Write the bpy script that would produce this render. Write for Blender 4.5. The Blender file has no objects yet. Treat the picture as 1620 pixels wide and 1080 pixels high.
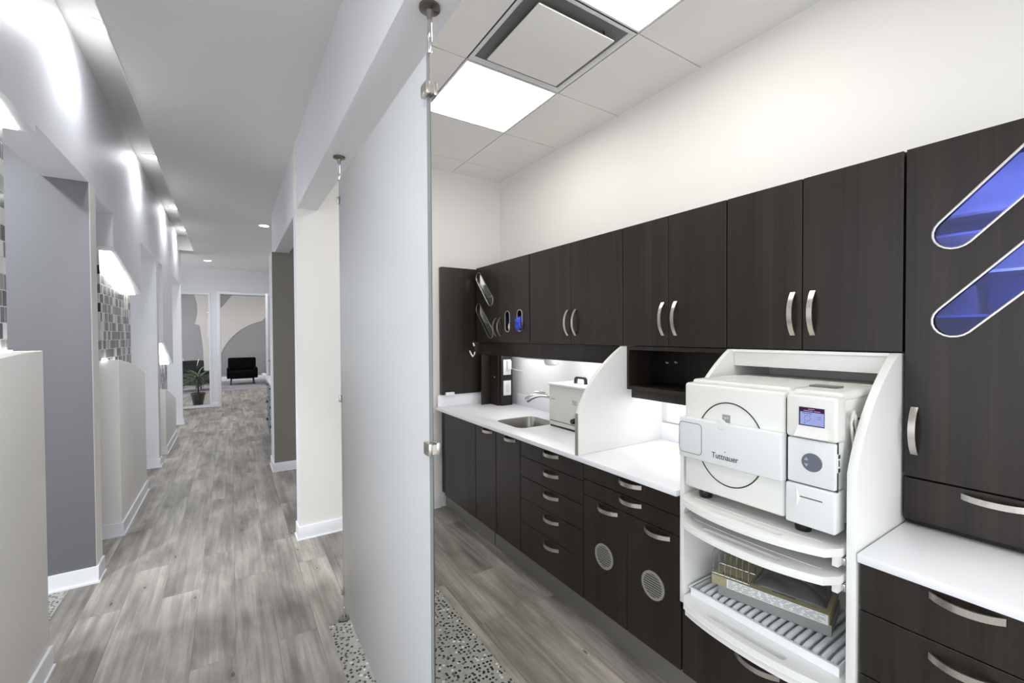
import bpy, bmesh, math, random
from mathutils import Vector, Matrix
random.seed(7)
PI = math.pi
SC = bpy.context.scene
COL = SC.collection

# ------------------------------------------------------------------ materials
def srgb(r, g, b):
    f = lambda c: (c/255/12.92) if c/255 <= 0.04045 else ((c/255+0.055)/1.055)**2.4
    return (f(r), f(g), f(b), 1)

def newmat(name):
    m = bpy.data.materials.new(name); m.use_nodes = True
    nt = m.node_tree; b = nt.nodes['Principled BSDF']
    return m, nt, b

def pm(name, col, rough=0.5, metal=0.0, spec=0.5, coat=0.0, noise=0.0, nscale=30.0, bump=0.0, emis=None, es=0.0):
    m, nt, b = newmat(name)
    b.inputs['Base Color'].default_value = col
    b.inputs['Roughness'].default_value = rough
    b.inputs['Metallic'].default_value = metal
    b.inputs['Specular IOR Level'].default_value = spec
    b.inputs['Coat Weight'].default_value = coat
    if emis:
        b.inputs['Emission Color'].default_value = emis
        b.inputs['Emission Strength'].default_value = es
    tc = nt.nodes.new('ShaderNodeTexCoord')
    n = nt.nodes.new('ShaderNodeTexNoise'); n.inputs['Scale'].default_value = nscale; n.inputs['Detail'].default_value = 4
    nt.links.new(tc.outputs['Object'], n.inputs['Vector'])
    if noise > 0:
        mx = nt.nodes.new('ShaderNodeMix'); mx.data_type = 'RGBA'
        mx.inputs['A'].default_value = tuple(c*(1-noise) for c in col[:3])+(1,)
        mx.inputs['B'].default_value = tuple(min(1, c*(1+noise)) for c in col[:3])+(1,)
        nt.links.new(n.outputs['Fac'], mx.inputs['Factor'])
        nt.links.new(mx.outputs['Result'], b.inputs['Base Color'])
    if bump > 0:
        bp = nt.nodes.new('ShaderNodeBump'); bp.inputs['Strength'].default_value = bump; bp.inputs['Distance'].default_value = 0.002
        nt.links.new(n.outputs['Fac'], bp.inputs['Height']); nt.links.new(bp.outputs['Normal'], b.inputs['Normal'])
    return m

def emit(name, col, s):
    m = bpy.data.materials.new(name); m.use_nodes = True; nt = m.node_tree
    nt.nodes.clear(); o = nt.nodes.new('ShaderNodeOutputMaterial'); e = nt.nodes.new('ShaderNodeEmission')
    e.inputs['Color'].default_value = col; e.inputs['Strength'].default_value = s
    nt.links.new(e.outputs[0], o.inputs[0]); return m

def dark_wood(name, c1, c2, rough=0.36):
    m, nt, b = newmat(name)
    tc = nt.nodes.new('ShaderNodeTexCoord')
    mp = nt.nodes.new('ShaderNodeMapping'); mp.inputs['Scale'].default_value = (90, 90, 1.2)
    n = nt.nodes.new('ShaderNodeTexNoise'); n.inputs['Scale'].default_value = 1.0; n.inputs['Detail'].default_value = 6; n.inputs['Roughness'].default_value = 0.65
    mp2 = nt.nodes.new('ShaderNodeMapping'); mp2.inputs['Scale'].default_value = (14, 14, .25)
    n2 = nt.nodes.new('ShaderNodeTexNoise'); n2.inputs['Scale'].default_value = 1.0; n2.inputs['Detail'].default_value = 3
    for a, c in ((mp, n), (mp2, n2)):
        nt.links.new(tc.outputs['Object'], a.inputs['Vector']); nt.links.new(a.outputs[0], c.inputs['Vector'])
    ad = nt.nodes.new('ShaderNodeMath'); ad.operation = 'ADD'
    nt.links.new(n.outputs['Fac'], ad.inputs[0]); nt.links.new(n2.outputs['Fac'], ad.inputs[1])
    r = nt.nodes.new('ShaderNodeMapRange'); r.inputs['From Min'].default_value = 0.7; r.inputs['From Max'].default_value = 1.3
    nt.links.new(ad.outputs[0], r.inputs['Value'])
    mx = nt.nodes.new('ShaderNodeMix'); mx.data_type = 'RGBA'
    mx.inputs['A'].default_value = c1; mx.inputs['B'].default_value = c2
    nt.links.new(r.outputs[0], mx.inputs['Factor']); nt.links.new(mx.outputs['Result'], b.inputs['Base Color'])
    b.inputs['Roughness'].default_value = rough; b.inputs['Specular IOR Level'].default_value = .34
    bp = nt.nodes.new('ShaderNodeBump'); bp.inputs['Strength'].default_value = 0.15; bp.inputs['Distance'].default_value = 0.001
    nt.links.new(n.outputs['Fac'], bp.inputs['Height']); nt.links.new(bp.outputs['Normal'], b.inputs['Normal'])
    return m

def floor_mat():
    m, nt, b = newmat('weathered_grey_planks'); L = nt.links.new; N = nt.nodes.new
    tc = N('ShaderNodeTexCoord'); sp = N('ShaderNodeSeparateXYZ'); L(tc.outputs['Object'], sp.inputs[0])
    cb = N('ShaderNodeCombineXYZ'); L(sp.outputs['Y'], cb.inputs['X']); L(sp.outputs['X'], cb.inputs['Y'])
    br = N('ShaderNodeTexBrick'); L(cb.outputs[0], br.inputs['Vector'])
    br.offset = 0.37; br.offset_frequency = 2
    br.inputs['Scale'].default_value = 1; br.inputs['Brick Width'].default_value = 1.22; br.inputs['Row Height'].default_value = 0.178
    br.inputs['Mortar Size'].default_value = 0.0012; br.inputs['Mortar Smooth'].default_value = 0.3; br.inputs['Bias'].default_value = 0
    br.inputs['Color1'].default_value = (0, 0, 0, 1); br.inputs['Color2'].default_value = (1, 1, 1, 1); br.inputs['Mortar'].default_value = (0.5, .5, .5, 1)
    # per-plank offset of the grain
    off = N('ShaderNodeVectorMath'); off.operation = 'MULTIPLY_ADD'
    L(br.outputs['Color'], off.inputs[0]); off.inputs[1].default_value = (7, 13, 0); L(tc.outputs['Object'], off.inputs[2])
    def noise(sc, detail, rough, dist=0):
        mp = N('ShaderNodeMapping'); mp.inputs['Scale'].default_value = sc; L(off.outputs[0], mp.inputs['Vector'])
        n = N('ShaderNodeTexNoise'); n.inputs['Scale'].default_value = 1; n.inputs['Detail'].default_value = detail
        n.inputs['Roughness'].default_value = rough; n.inputs['Distortion'].default_value = dist
        L(mp.outputs[0], n.inputs['Vector']); return n
    cloud = noise((4.6, 1.5, 1), 4, .55, .35)
    grain = noise((85, 3.5, 1), 6, .7, .6)
    streak = noise((22, 1.1, 1), 4, .6, .8)
    def mr(src, a, bb, c, d):
        r = N('ShaderNodeMapRange'); r.inputs['From Min'].default_value = a; r.inputs['From Max'].default_value = bb
        r.inputs['To Min'].default_value = c; r.inputs['To Max'].default_value = d; L(src, r.inputs['Value']); return r.outputs[0]
    def mul(a, bb):
        k = N('ShaderNodeMath'); k.operation = 'MULTIPLY'; L(a, k.inputs[0]); L(bb, k.inputs[1]); return k.outputs[0]
    v = mul(mr(cloud.outputs['Fac'], .34, .66, .52, 1.22), mr(grain.outputs['Fac'], .3, .7, .82, 1.12))
    v = mul(v, mr(streak.outputs['Fac'], .35, .65, .70, 1.18))
    v = mul(v, mr(br.outputs['Color'], 0, 1, .88, 1.09))
    # knots
    mp = N('ShaderNodeMapping'); mp.inputs['Scale'].default_value = (5.6, 2.3, 1); L(off.outputs[0], mp.inputs['Vector'])
    vo = N('ShaderNodeTexVoronoi'); vo.inputs['Scale'].default_value = 1; vo.voronoi_dimensions = '2D'; L(mp.outputs[0], vo.inputs['Vector'])
    nk = N('ShaderNodeTexNoise'); nk.inputs['Scale'].default_value = 6; L(mp.outputs[0], nk.inputs['Vector'])
    kd = N('ShaderNodeMath'); kd.operation = 'MULTIPLY_ADD'; L(nk.outputs['Fac'], kd.inputs[0]); kd.inputs[1].default_value = .10; L(vo.outputs['Distance'], kd.inputs[2])
    kr = N('ShaderNodeValToRGB'); L(kd.outputs[0], kr.inputs[0]); ke = kr.color_ramp.elements
    ke[0].position = .055; ke[0].color = (.30, .30, .30, 1); ke[1].position = .20; ke[1].color = (1, 1, 1, 1)
    for p_, c_ in ((.085, .55), (.105, 1.12), (.125, .80)): e_ = ke.new(p_); e_.color = (c_, c_, c_, 1)
    kn = kr.outputs[0]
    rn = N('ShaderNodeSeparateColor'); L(vo.outputs['Color'], rn.inputs[0])
    gt = N('ShaderNodeMath'); gt.operation = 'LESS_THAN'; gt.inputs[1].default_value = .72; L(rn.outputs[0], gt.inputs[0])
    mk = N('ShaderNodeMath'); mk.operation = 'MULTIPLY'
    kx = N('ShaderNodeMix'); L(gt.outputs[0], kx.inputs['Factor']); L(kn, kx.inputs['A']); kx.inputs['B'].default_value = 1
    v = mul(v, kx.outputs['Result'])
    v = mul(v, mr(br.outputs['Fac'], 0, 1, 1, .66))
    base = N('ShaderNodeVectorMath'); base.operation = 'SCALE'
    base.inputs[0].default_value = srgb(160, 153, 145)[:3]; L(v, base.inputs['Scale'])
    L(base.outputs[0], b.inputs['Base Color'])
    b.inputs['Roughness'].default_value = .42
    L(mr(grain.outputs['Fac'], .3, .7, .36, .52), b.inputs['Roughness'])
    bp = N('ShaderNodeBump'); bp.inputs['Strength'].default_value = .25; bp.inputs['Distance'].default_value = .001
    L(v, bp.inputs['Height']); L(bp.outputs['Normal'], b.inputs['Normal'])
    return m

def pebble_mat():
    m, nt, b = newmat('pebble_terrazzo'); L = nt.links.new; N = nt.nodes.new
    tc = N('ShaderNodeTexCoord')
    vo = N('ShaderNodeTexVoronoi'); vo.voronoi_dimensions = '2D'; vo.inputs['Scale'].default_value = 48; vo.inputs['Randomness'].default_value = .85
    ns = N('ShaderNodeTexNoise'); ns.inputs['Scale'].default_value = 60
    mxv = N('ShaderNodeVectorMath'); mxv.operation = 'MULTIPLY_ADD'; mxv.inputs[1].default_value = (.012, .012, 0)
    L(tc.outputs['Object'], ns.inputs['Vector']); L(ns.outputs['Color'], mxv.inputs[0]); L(tc.outputs['Object'], mxv.inputs[2])
    L(mxv.outputs[0], vo.inputs['Vector'])
    lt = N('ShaderNodeMath'); lt.operation = 'LESS_THAN'; lt.inputs[1].default_value = .31; L(vo.outputs['Distance'], lt.inputs[0])
    sc = N('ShaderNodeSeparateColor'); L(vo.outputs['Color'], sc.inputs[0])
    cr = N('ShaderNodeValToRGB'); cr.color_ramp.interpolation = 'CONSTANT'
    el = cr.color_ramp.elements; el[0].position = 0; el[0].color = srgb(38, 38, 38); el[1].position = .52; el[1].color = srgb(95, 97, 92)
    e = el.new(.7); e.color = srgb(150, 150, 142); e = el.new(.88); e.color = srgb(205, 205, 198)
    L(sc.outputs[0], cr.inputs[0])
    mx = N('ShaderNodeMix'); mx.data_type = 'RGBA'; mx.inputs['A'].default_value = srgb(158, 158, 150)
    L(lt.outputs[0], mx.inputs['Factor']); L(cr.outputs[0], mx.inputs['B']); L(mx.outputs['Result'], b.inputs['Base Color'])
    b.inputs['Roughness'].default_value = .35
    return m

def mosaic_mat():
    m, nt, b = newmat('glass_mosaic'); L = nt.links.new; N = nt.nodes.new
    tc = N('ShaderNodeTexCoord'); sp = N('ShaderNodeSeparateXYZ'); L(tc.outputs['Object'], sp.inputs[0])
    cb = N('ShaderNodeCombineXYZ'); L(sp.outputs['Y'], cb.inputs['X']); L(sp.outputs['Z'], cb.inputs['Y'])
    def brick(w, off):
        br = N('ShaderNodeTexBrick'); L(cb.outputs[0], br.inputs['Vector']); br.offset = off
        br.inputs['Scale'].default_value = 1; br.inputs['Brick Width'].default_value = w; br.inputs['Row Height'].default_value = .07
        br.inputs['Mortar Size'].default_value = .0022; br.inputs['Bias'].default_value = 0
        br.inputs['Color1'].default_value = (0, 0, 0, 1); br.inputs['Color2'].default_value = (1, 1, 1, 1); br.inputs['Mortar'].default_value = (.5, .5, .5, 1)
        return br
    br = brick(.044, .5)
    cr = N('ShaderNodeValToRGB'); cr.color_ramp.interpolation = 'CONSTANT'; L(br.outputs['Color'], cr.inputs[0])
    el = cr.color_ramp.elements; el[0].color = srgb(58, 60, 68); el[1].position = .22; el[1].color = srgb(150, 151, 152)
    for p, c in ((.40, (84, 86, 94)), (.52, (205, 205, 203)), (.68, (120, 116, 114)), (.80, (232, 233, 231))):
        e = el.new(p); e.color = srgb(*c)
    mx = N('ShaderNodeMix'); mx.data_type = 'RGBA'; L(br.outputs['Fac'], mx.inputs['Factor']); L(cr.outputs[0], mx.inputs['A'])
    mx.inputs['B'].default_value = srgb(215, 215, 212); L(mx.outputs['Result'], b.inputs['Base Color'])
    b.inputs['Roughness'].default_value = .12; b.inputs['Specular IOR Level'].default_value = .8
    bp = N('ShaderNodeBump'); bp.invert = True; bp.inputs['Strength'].default_value = .6; bp.inputs['Distance'].default_value = .002
    L(br.outputs['Fac'], bp.inputs['Height']); L(bp.outputs['Normal'], b.inputs['Normal'])
    return m

def brushed(name, col, rough=.28):
    m, nt, b = newmat(name); b.inputs['Metallic'].default_value = 1; b.inputs['Base Color'].default_value = col
    tc = nt.nodes.new('ShaderNodeTexCoord'); n = nt.nodes.new('ShaderNodeTexNoise'); n.inputs['Scale'].default_value = 120
    nt.links.new(tc.outputs['Object'], n.inputs['Vector'])
    r = nt.nodes.new('ShaderNodeMapRange'); r.inputs['To Min'].default_value = rough*.93; r.inputs['To Max'].default_value = rough*1.08
    nt.links.new(n.outputs['Fac'], r.inputs['Value']); nt.links.new(r.outputs[0], b.inputs['Roughness'])
    return m

def clear_glass(name, tint=(1, 1, 1, 1), refl=.12, rough=0.02):
    m = bpy.data.materials.new(name); m.use_nodes = True; nt = m.node_tree; nt.nodes.clear()
    o = nt.nodes.new('ShaderNodeOutputMaterial'); t = nt.nodes.new('ShaderNodeBsdfTransparent'); t.inputs[0].default_value = tint
    g = nt.nodes.new('ShaderNodeBsdfGlossy'); g.inputs['Roughness'].default_value = rough
    fr = nt.nodes.new('ShaderNodeFresnel'); fr.inputs['IOR'].default_value = 1.3+refl*2
    mx = nt.nodes.new('ShaderNodeMixShader')
    nt.links.new(fr.outputs[0], mx.inputs[0]); nt.links.new(t.outputs[0], mx.inputs[1]); nt.links.new(g.outputs[0], mx.inputs[2])
    nt.links.new(mx.outputs[0], o.inputs[0]); return m

def frosted_glass():
    m = bpy.data.materials.new('frosted_glass'); m.use_nodes = True; nt = m.node_tree; nt.nodes.clear(); L = nt.links.new
    o = nt.nodes.new('ShaderNodeOutputMaterial')
    d = nt.nodes.new('ShaderNodeBsdfDiffuse'); d.inputs[0].default_value = (.93, .94, .95, 1)
    t = nt.nodes.new('ShaderNodeBsdfTranslucent'); t.inputs[0].default_value = (.93, .94, .96, 1)
    g = nt.nodes.new('ShaderNodeBsdfGlossy'); g.inputs['Roughness'].default_value = .38
    m1 = nt.nodes.new('ShaderNodeMixShader'); m1.inputs[0].default_value = .5
    m2 = nt.nodes.new('ShaderNodeMixShader'); fr = nt.nodes.new('ShaderNodeFresnel'); fr.inputs['IOR'].default_value = 1.45
    L(d.outputs[0], m1.inputs[1]); L(t.outputs[0], m1.inputs[2]); L(fr.outputs[0], m2.inputs[0])
    L(m1.outputs[0], m2.inputs[1]); L(g.outputs[0], m2.inputs[2]); L(m2.outputs[0], o.inputs[0]); return m

M = dict(
    wall=pm('painted_wall_white', srgb(235, 232, 228), .55, noise=.01, nscale=4),
    wall_cool=pm('painted_wall_cool_white', srgb(226, 226, 230), .5, noise=.01, nscale=4),
    wall_grey=pm('painted_wall_slate', srgb(100, 100, 103), .5, noise=.02, nscale=3),
    wall_taupe=pm('painted_wall_taupe', srgb(128, 123, 115), .55, noise=.02, nscale=3),
    ceil=pm('ceiling_paint', srgb(228, 226, 223), .8, noise=.01, nscale=5),
    tile=pm('ceiling_tile', srgb(246, 244, 240), .85, noise=.015, nscale=90, bump=.1),
    grid=pm('ceiling_grid', srgb(112, 112, 112), .6),
    base=pm('baseboard_white', srgb(232, 233, 236), .35, noise=.01),
    floor=floor_mat(), pebble=pebble_mat(), mosaic=mosaic_mat(),
    wood=dark_wood('dark_espresso_laminate', srgb(25, 20, 17), srgb(48, 41, 36)),
    wood_in=dark_wood('dark_laminate_inside', srgb(18, 16, 15), srgb(28, 25, 24), .5),
    toe=pm('toe_kick_laminate', srgb(112, 108, 103), .35, noise=.04, nscale=8),
    steel=brushed('brushed_steel', srgb(200, 195, 187)),
    sink=brushed('sink_steel', srgb(170, 168, 162), .3),
    chrome=pm('chrome', srgb(205, 205, 205), .08, 1.0, noise=.01),
    dsteel=brushed('dark_steel', srgb(120, 116, 110), .32),
    counter=pm('white_solid_surface', srgb(238, 238, 240), .3, noise=.012, nscale=160),
    lam=pm('white_laminate', srgb(232, 232, 228), .35, noise=.008, nscale=20),
    plastic=pm('autoclave_white_plastic', srgb(228, 228, 222), .38, noise=.006, nscale=60),
    plastic2=pm('autoclave_grey_plastic', srgb(222, 224, 224), .4, noise=.006, nscale=60),
    groove=pm('dark_groove', srgb(46, 44, 42), .6, noise=.02),
    black=pm('black_plastic', srgb(18, 18, 19), .35, noise=.05),
    blackcloth=pm('black_upholstery', srgb(6, 6, 8), .9, spec=.1, noise=.15, nscale=200),
    box=pm('cream_painted_metal', srgb(216, 214, 208), .4, noise=.01),
    greybtn=pm('slate_button', srgb(96, 102, 112), .4, noise=.03),
    bluebtn=pm('pale_button_marks', srgb(160, 170, 180), .4, noise=.02),
    white=pm('white_plastic', srgb(240, 240, 240), .35, noise=.01),
    glass=clear_glass('window_glass', refl=.05), bluepane=clear_glass('blue_acrylic', (.46, .52, 1, 1), .05, .05),
    frost=frosted_glass(), edge=pm('glass_edge_dark', srgb(140, 146, 146), .2, noise=.02),
    bluebox=pm('dark_blue_carton', srgb(28, 30, 120), .5, noise=.05),
    glove=pm('blue_nitrile', srgb(50, 72, 200), .45, noise=.06, nscale=40),
    card=pm('olive_tan_card', srgb(168, 160, 126), .7, noise=.05, nscale=80),
    cardgrey=pm('grey_card', srgb(150, 150, 148), .7, noise=.03, nscale=80),
    label=pm('printed_label_white', srgb(232, 232, 230), .6, noise=.02),
    vent=pm('vent_grey', srgb(140, 138, 134), .4, noise=.02), ink=pm('grey_ink', srgb(150, 150, 154), .7, noise=.05), inkd=pm('dark_ink', srgb(50, 48, 44), .7, noise=.05),
    wrap=pm('grey_plastic_film', srgb(92, 92, 92), .16, spec=.8, noise=.12, nscale=14, bump=.5),
    tray=pm('translucent_white_tray', srgb(238, 240, 243), .3, noise=.02),
    pot=pm('dark_brown_pot', srgb(42, 32, 30), .5, noise=.06), leaf=pm('dark_green_leaf', srgb(92, 116, 76), .5, noise=.25, nscale=6),
    soil=pm('soil', srgb(40, 32, 26), .9, noise=.2), rug=pm('mottled_grey_rug', srgb(150, 142, 148), .95, noise=.45, nscale=5, bump=.4),
    mural_g=pm('mural_grey', srgb(148, 145, 146), .7, noise=.10, nscale=2.5), mural_l=pm('mural_pale', srgb(205, 199, 193), .7, noise=.03, nscale=2),
    bluecab=pm('grey_blue_lacquer', srgb(120, 128, 146), .4, noise=.02), cable=pm('white_cable', srgb(215, 213, 208), .4, noise=.02),
    led=emit('led_panel_light', (1, .965, .92, 1), 9.6), spot=emit('downlight_lens', (.97, .985, 1, 1), 22.0),
    cove=emit('cove_led', (.95, 1, .97, 1), 14.0), bar=emit('cabinet_led', (.93, .95, 1, 1), 20.0),
    bar2=emit('cupboard_led', (.9, .93, 1, 1), 70.0),
    scr=emit('lcd_blue', srgb(172, 186, 245), .85), scrh=emit('lcd_header', srgb(78, 44, 84), .8), scrt=emit('lcd_text', srgb(225, 190, 230), .8),
    scrd=emit('lcd_marks', srgb(95, 105, 185), .8), wood_leg=pm('walnut_leg', srgb(60, 40, 30), .4, noise=.1),
)

# ------------------------------------------------------------------ mesh helpers
ORG = {}
def finish(bm, ang=35):
    bmesh.ops.recalc_face_normals(bm, faces=bm.faces)
    for f in bm.faces: f.smooth = True
    for e in bm.edges:
        if len(e.link_faces) != 2 or e.calc_face_angle(0) > math.radians(ang): e.smooth = False

def nb(): return bmesh.new()

def box(bm, x0, x1, y0, y1, z0, z1, bev=0.0, seg=2):
    if x0 > x1: x0, x1 = x1, x0
    if y0 > y1: y0, y1 = y1, y0
    if z0 > z1: z0, z1 = z1, z0
    t = bmesh.new()
    bmesh.ops.create_cube(t, size=1, matrix=Matrix.Translation(((x0+x1)/2, (y0+y1)/2, (z0+z1)/2)) @ Matrix.Diagonal((x1-x0, y1-y0, z1-z0, 1)))
    if bev > 0: bmesh.ops.bevel(t, geom=t.edges[:], offset=bev, segments=seg, profile=.5, affect='EDGES')
    merge(bm, t); return bm

def merge(bm, t, mat=None):
    vs = [bm.verts.new((mat @ v.co) if mat else v.co) for v in t.verts]
    t.verts.index_update()
    for f in t.faces:
        try: bm.faces.new([vs[v.index] for v in f.verts])
        except ValueError: pass
    t.free()

def AX(axis, u, v, w):   # polygon plane coords (u,v) + extrusion w
    return {'x': (w, u, v), 'y': (u, w, v), 'z': (u, v, w)}[axis]

def plate(bm, axis, outer, holes, w0, w1, bev=0.0):
    """flat plate with holes: outline in the plane perpendicular to axis, extruded w0..w1"""
    t = bmesh.new(); es = []
    for loop in [outer]+list(holes):
        vs = [t.verts.new(AX(axis, a, b, w0)) for a, b in loop]
        es += [t.edges.new((vs[i], vs[(i+1) % len(vs)])) for i in range(len(vs))]
    bmesh.ops.triangle_fill(t, use_beauty=True, use_dissolve=False, edges=es)
    if not holes: bmesh.ops.dissolve_limit(t, angle_limit=.01, verts=t.verts[:], edges=t.edges[:])
    r = bmesh.ops.extrude_face_region(t, geom=t.faces[:])
    d = Vector(AX(axis, 0, 0, w1-w0))
    bmesh.ops.translate(t, verts=[g for g in r['geom'] if isinstance(g, bmesh.types.BMVert)], vec=d)
    if bev > 0:
        bmesh.ops.recalc_face_normals(t, faces=t.faces)
        ed = [e for e in t.edges if len(e.link_faces) == 2 and e.calc_face_angle(0) > 1.0]
        bmesh.ops.bevel(t, geom=ed, offset=bev, segments=2, profile=.5, affect='EDGES')
    merge(bm, t); return bm

def stadium(c0, c1, r, n=10):
    a = math.atan2(c1[1]-c0[1], c1[0]-c0[0]); out = []
    for i in range(n+1):
        t = a-PI/2+PI*i/n; out.append((c1[0]+r*math.cos(t), c1[1]+r*math.sin(t)))
    for i in range(n+1):
        t = a+PI/2+PI*i/n; out.append((c0[0]+r*math.cos(t), c0[1]+r*math.sin(t)))
    return out

def circle(c, r, n=36): return [(c[0]+r*math.cos(2*PI*i/n), c[1]+r*math.sin(2*PI*i/n)) for i in range(n)]

def rrect(u0, u1, v0, v1, r, n=6):
    out = []
    for (cu, cv, a) in ((u1-r, v1-r, 0), (u0+r, v1-r, PI/2), (u0+r, v0+r, PI), (u1-r, v0+r, 3*PI/2)):
        for i in range(n+1):
            t = a+PI/2*i/n; out.append((cu+r*math.cos(t), cv+r*math.sin(t)))
    return out

def tube(bm, pts, r, n=10, closed=False, cap=True):
    pts = [Vector(p) for p in pts]; m = len(pts); rings = []
    rr = r if isinstance(r, (list, tuple)) else [r]*m
    up = None
    for i, p in enumerate(pts):
        if closed: d = pts[(i+1) % m]-pts[i-1]
        else: d = pts[min(i+1, m-1)]-pts[max(i-1, 0)]
        d.normalize()
        if up is None: up = Vector((0, 0, 1)) if abs(d.z) < .9 else Vector((1, 0, 0))
        a = d.cross(up).normalized(); up = a.cross(d).normalized()
        rings.append([bm.verts.new(p+(a*math.cos(2*PI*k/n)+up*math.sin(2*PI*k/n))*rr[i]) for k in range(n)])
    for i in range(m if closed else m-1):
        A = rings[i]; B = rings[(i+1) % m]
        for k in range(n): bm.faces.new((A[k], A[(k+1) % n], B[(k+1) % n], B[k]))
    if cap and not closed:
        bm.faces.new(rings[0][::-1]); bm.faces.new(rings[-1])
    return bm

def ribbon(bm, pts, wdir, w, th, ndirs=None):
    """flat bar swept along pts; wdir = width direction"""
    pts = [Vector(p) for p in pts]; wd = Vector(wdir).normalized(); R = []
    for i, p in enumerate(pts):
        d = (pts[min(i+1, len(pts)-1)]-pts[max(i-1, 0)]).normalized(); n = d.cross(wd).normalized()
        R.append([bm.verts.new(p+wd*w/2*a+n*th/2*b) for a, b in ((1, 1), (-1, 1), (-1, -1), (1, -1))])
    for i in range(len(R)-1):
        for k in range(4): bm.faces.new((R[i][k], R[i][(k+1) % 4], R[i+1][(k+1) % 4], R[i+1][k]))
    bm.faces.new(R[0][::-1]); bm.faces.new(R[-1]); return bm

def lathe(bm, prof, c, axis='z', n=32):
    """prof = [(r, h)...] revolved about axis through c"""
    c = Vector(c); rings = []
    for r, h in prof:
        ring = []
        for k in range(n):
            a = 2*PI*k/n; u, v = r*math.cos(a), r*math.sin(a)
            off = {'z': (u, v, h), 'x': (h, u, v), 'y': (u, h, v)}[axis]
            ring.append(bm.verts.new(c+Vector(off)))
        rings.append(ring)
    for i in range(len(rings)-1):
        for k in range(n): bm.faces.new((rings[i][k], rings[i][(k+1) % n], rings[i+1][(k+1) % n], rings[i+1][k]))
    if prof[0][0] > 1e-6: bm.faces.new(rings[0])
    if prof[-1][0] > 1e-6: bm.faces.new(rings[-1][::-1])
    bmesh.ops.remove_doubles(bm, verts=bm.verts, dist=1e-7)
    return bm

def obj(name, bm, mat, parent=None, ang=35, origin=None):
    finish(bm, ang)
    me = bpy.data.meshes.new(name)
    if parent is not None: o3 = ORG[parent.name]
    elif origin is not None: o3 = Vector(origin)
    else:
        xs = [v.co.x for v in bm.verts]; ys = [v.co.y for v in bm.verts]; zs = [v.co.z for v in bm.verts]
        o3 = Vector(((min(xs)+max(xs))/2, (min(ys)+max(ys))/2, min(zs)))
    bmesh.ops.translate(bm, verts=bm.verts, vec=-o3)
    bm.to_mesh(me); bm.free(); me.materials.append(mat)
    o = bpy.data.objects.new(name, me); COL.objects.link(o)
    if parent is not None: o.parent = parent
    else: o.location = o3
    ORG[o.name] = o3
    return o

def thing(name, label, cat, loc, group=None):
    o = bpy.data.objects.new(name, None); COL.objects.link(o); o.location = loc
    o.empty_display_size = .05
    o['label'] = label; o['category'] = cat
    if group: o['group'] = group
    ORG[o.name] = Vector(loc); return o

def tag(o, label, cat, group=None):
    o['label'] = label; o['category'] = cat
    if group: o['group'] = group
    return o

def struct(name, bm, mat, ang=35):
    o = obj(name, bm, mat, origin=(0, 0, 0), ang=ang); o['kind'] = 'structure'; return o

def sbox(name, mat, *a, bev=0): return struct(name, box(nb(), *a, bev=bev), mat)

def copy_tree(src, loc, label=None):
    r = src.copy(); COL.objects.link(r); r.location = loc; ORG[r.name] = Vector(loc)
    if label: r['label'] = label
    def rec(a, b):
        for ch in a.children:
            c = ch.copy(); COL.objects.link(c); c.parent = b; rec(ch, c)
    rec(src, r); return r

def text_obj(name, txt, size, mat, parent, cen, facing='-x', ext=.0006, shear=0, sx=1.0):
    cu = bpy.data.curves.new(name, 'FONT'); cu.body = txt; cu.size = size; cu.extrude = ext; cu.shear = shear
    cu.align_x = 'CENTER'; cu.align_y = 'CENTER'
    t = bpy.data.objects.new(name, cu); COL.objects.link(t)
    bpy.context.view_layer.update()
    me = bpy.data.meshes.new_from_object(t.evaluated_get(bpy.context.evaluated_depsgraph_get()))
    bpy.data.objects.remove(t)
    rot = {'-x': Matrix(((0, 0, -1), (-1, 0, 0), (0, 1, 0))), '-y': Matrix(((1, 0, 0), (0, 0, -1), (0, 1, 0)))}[facing].to_4x4()
    me.transform(Matrix.Translation(Vector(cen)-ORG[parent.name]) @ rot @ Matrix.Diagonal((sx, 1, 1, 1)))
    me.materials.clear(); me.materials.append(mat); me.name = name
    o = bpy.data.objects.new(name, me); COL.objects.link(o); o.parent = parent; ORG[o.name] = ORG[parent.name]
    return o

def area(name, loc, size, power, col=(1, 1, 1), rot=(0, 0, 0), sy=None, parent=None):
    l = bpy.data.lights.new(name, 'AREA'); l.energy = power; l.color = col; l.size = size
    if sy: l.shape = 'RECTANGLE'; l.size_y = sy
    o = bpy.data.objects.new(name, l); COL.objects.link(o); o.rotation_euler = rot
    if parent is not None: o.parent = parent; o.location = Vector(loc)-ORG[parent.name]
    else: o.location = loc
    return o

def bow(bm, X, yc, zc, ln, vert=False, depth=.03, w=.018, th=.005, n=14):
    pts = []
    for i in range(n+1):
        s = -1+2*i/n
        d = depth*(1-abs(s)**2.2)
        d = max(d, 0.0)
        p = (X-.002-d, yc, zc+s*ln/2) if vert else (X-.002-d, yc+s*ln/2, zc)
        pts.append(p)
    return ribbon(bm, pts, (0, 1, 0) if vert else (0, 0, 1), w, th)

# ------------------------------------------------------------------ dimensions
ZC = 2.96      # ceiling
XR = 2.168     # lab right wall
YF = 3.565     # lab far wall
CT = .895      # worktop height

# ================================================================== SETTING
struct('floor', box(nb(), -4, 4, -3.2, 18, -.06, 0), M['floor'])
struct('floor', box(nb(), .41, 1.02, .3, 2.42, 0.0, .0015), M['pebble'])
struct('floor', box(nb(), -1.6, -.84, 3.05, 3.638, 0.0, .0015), M['pebble'])

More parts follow.
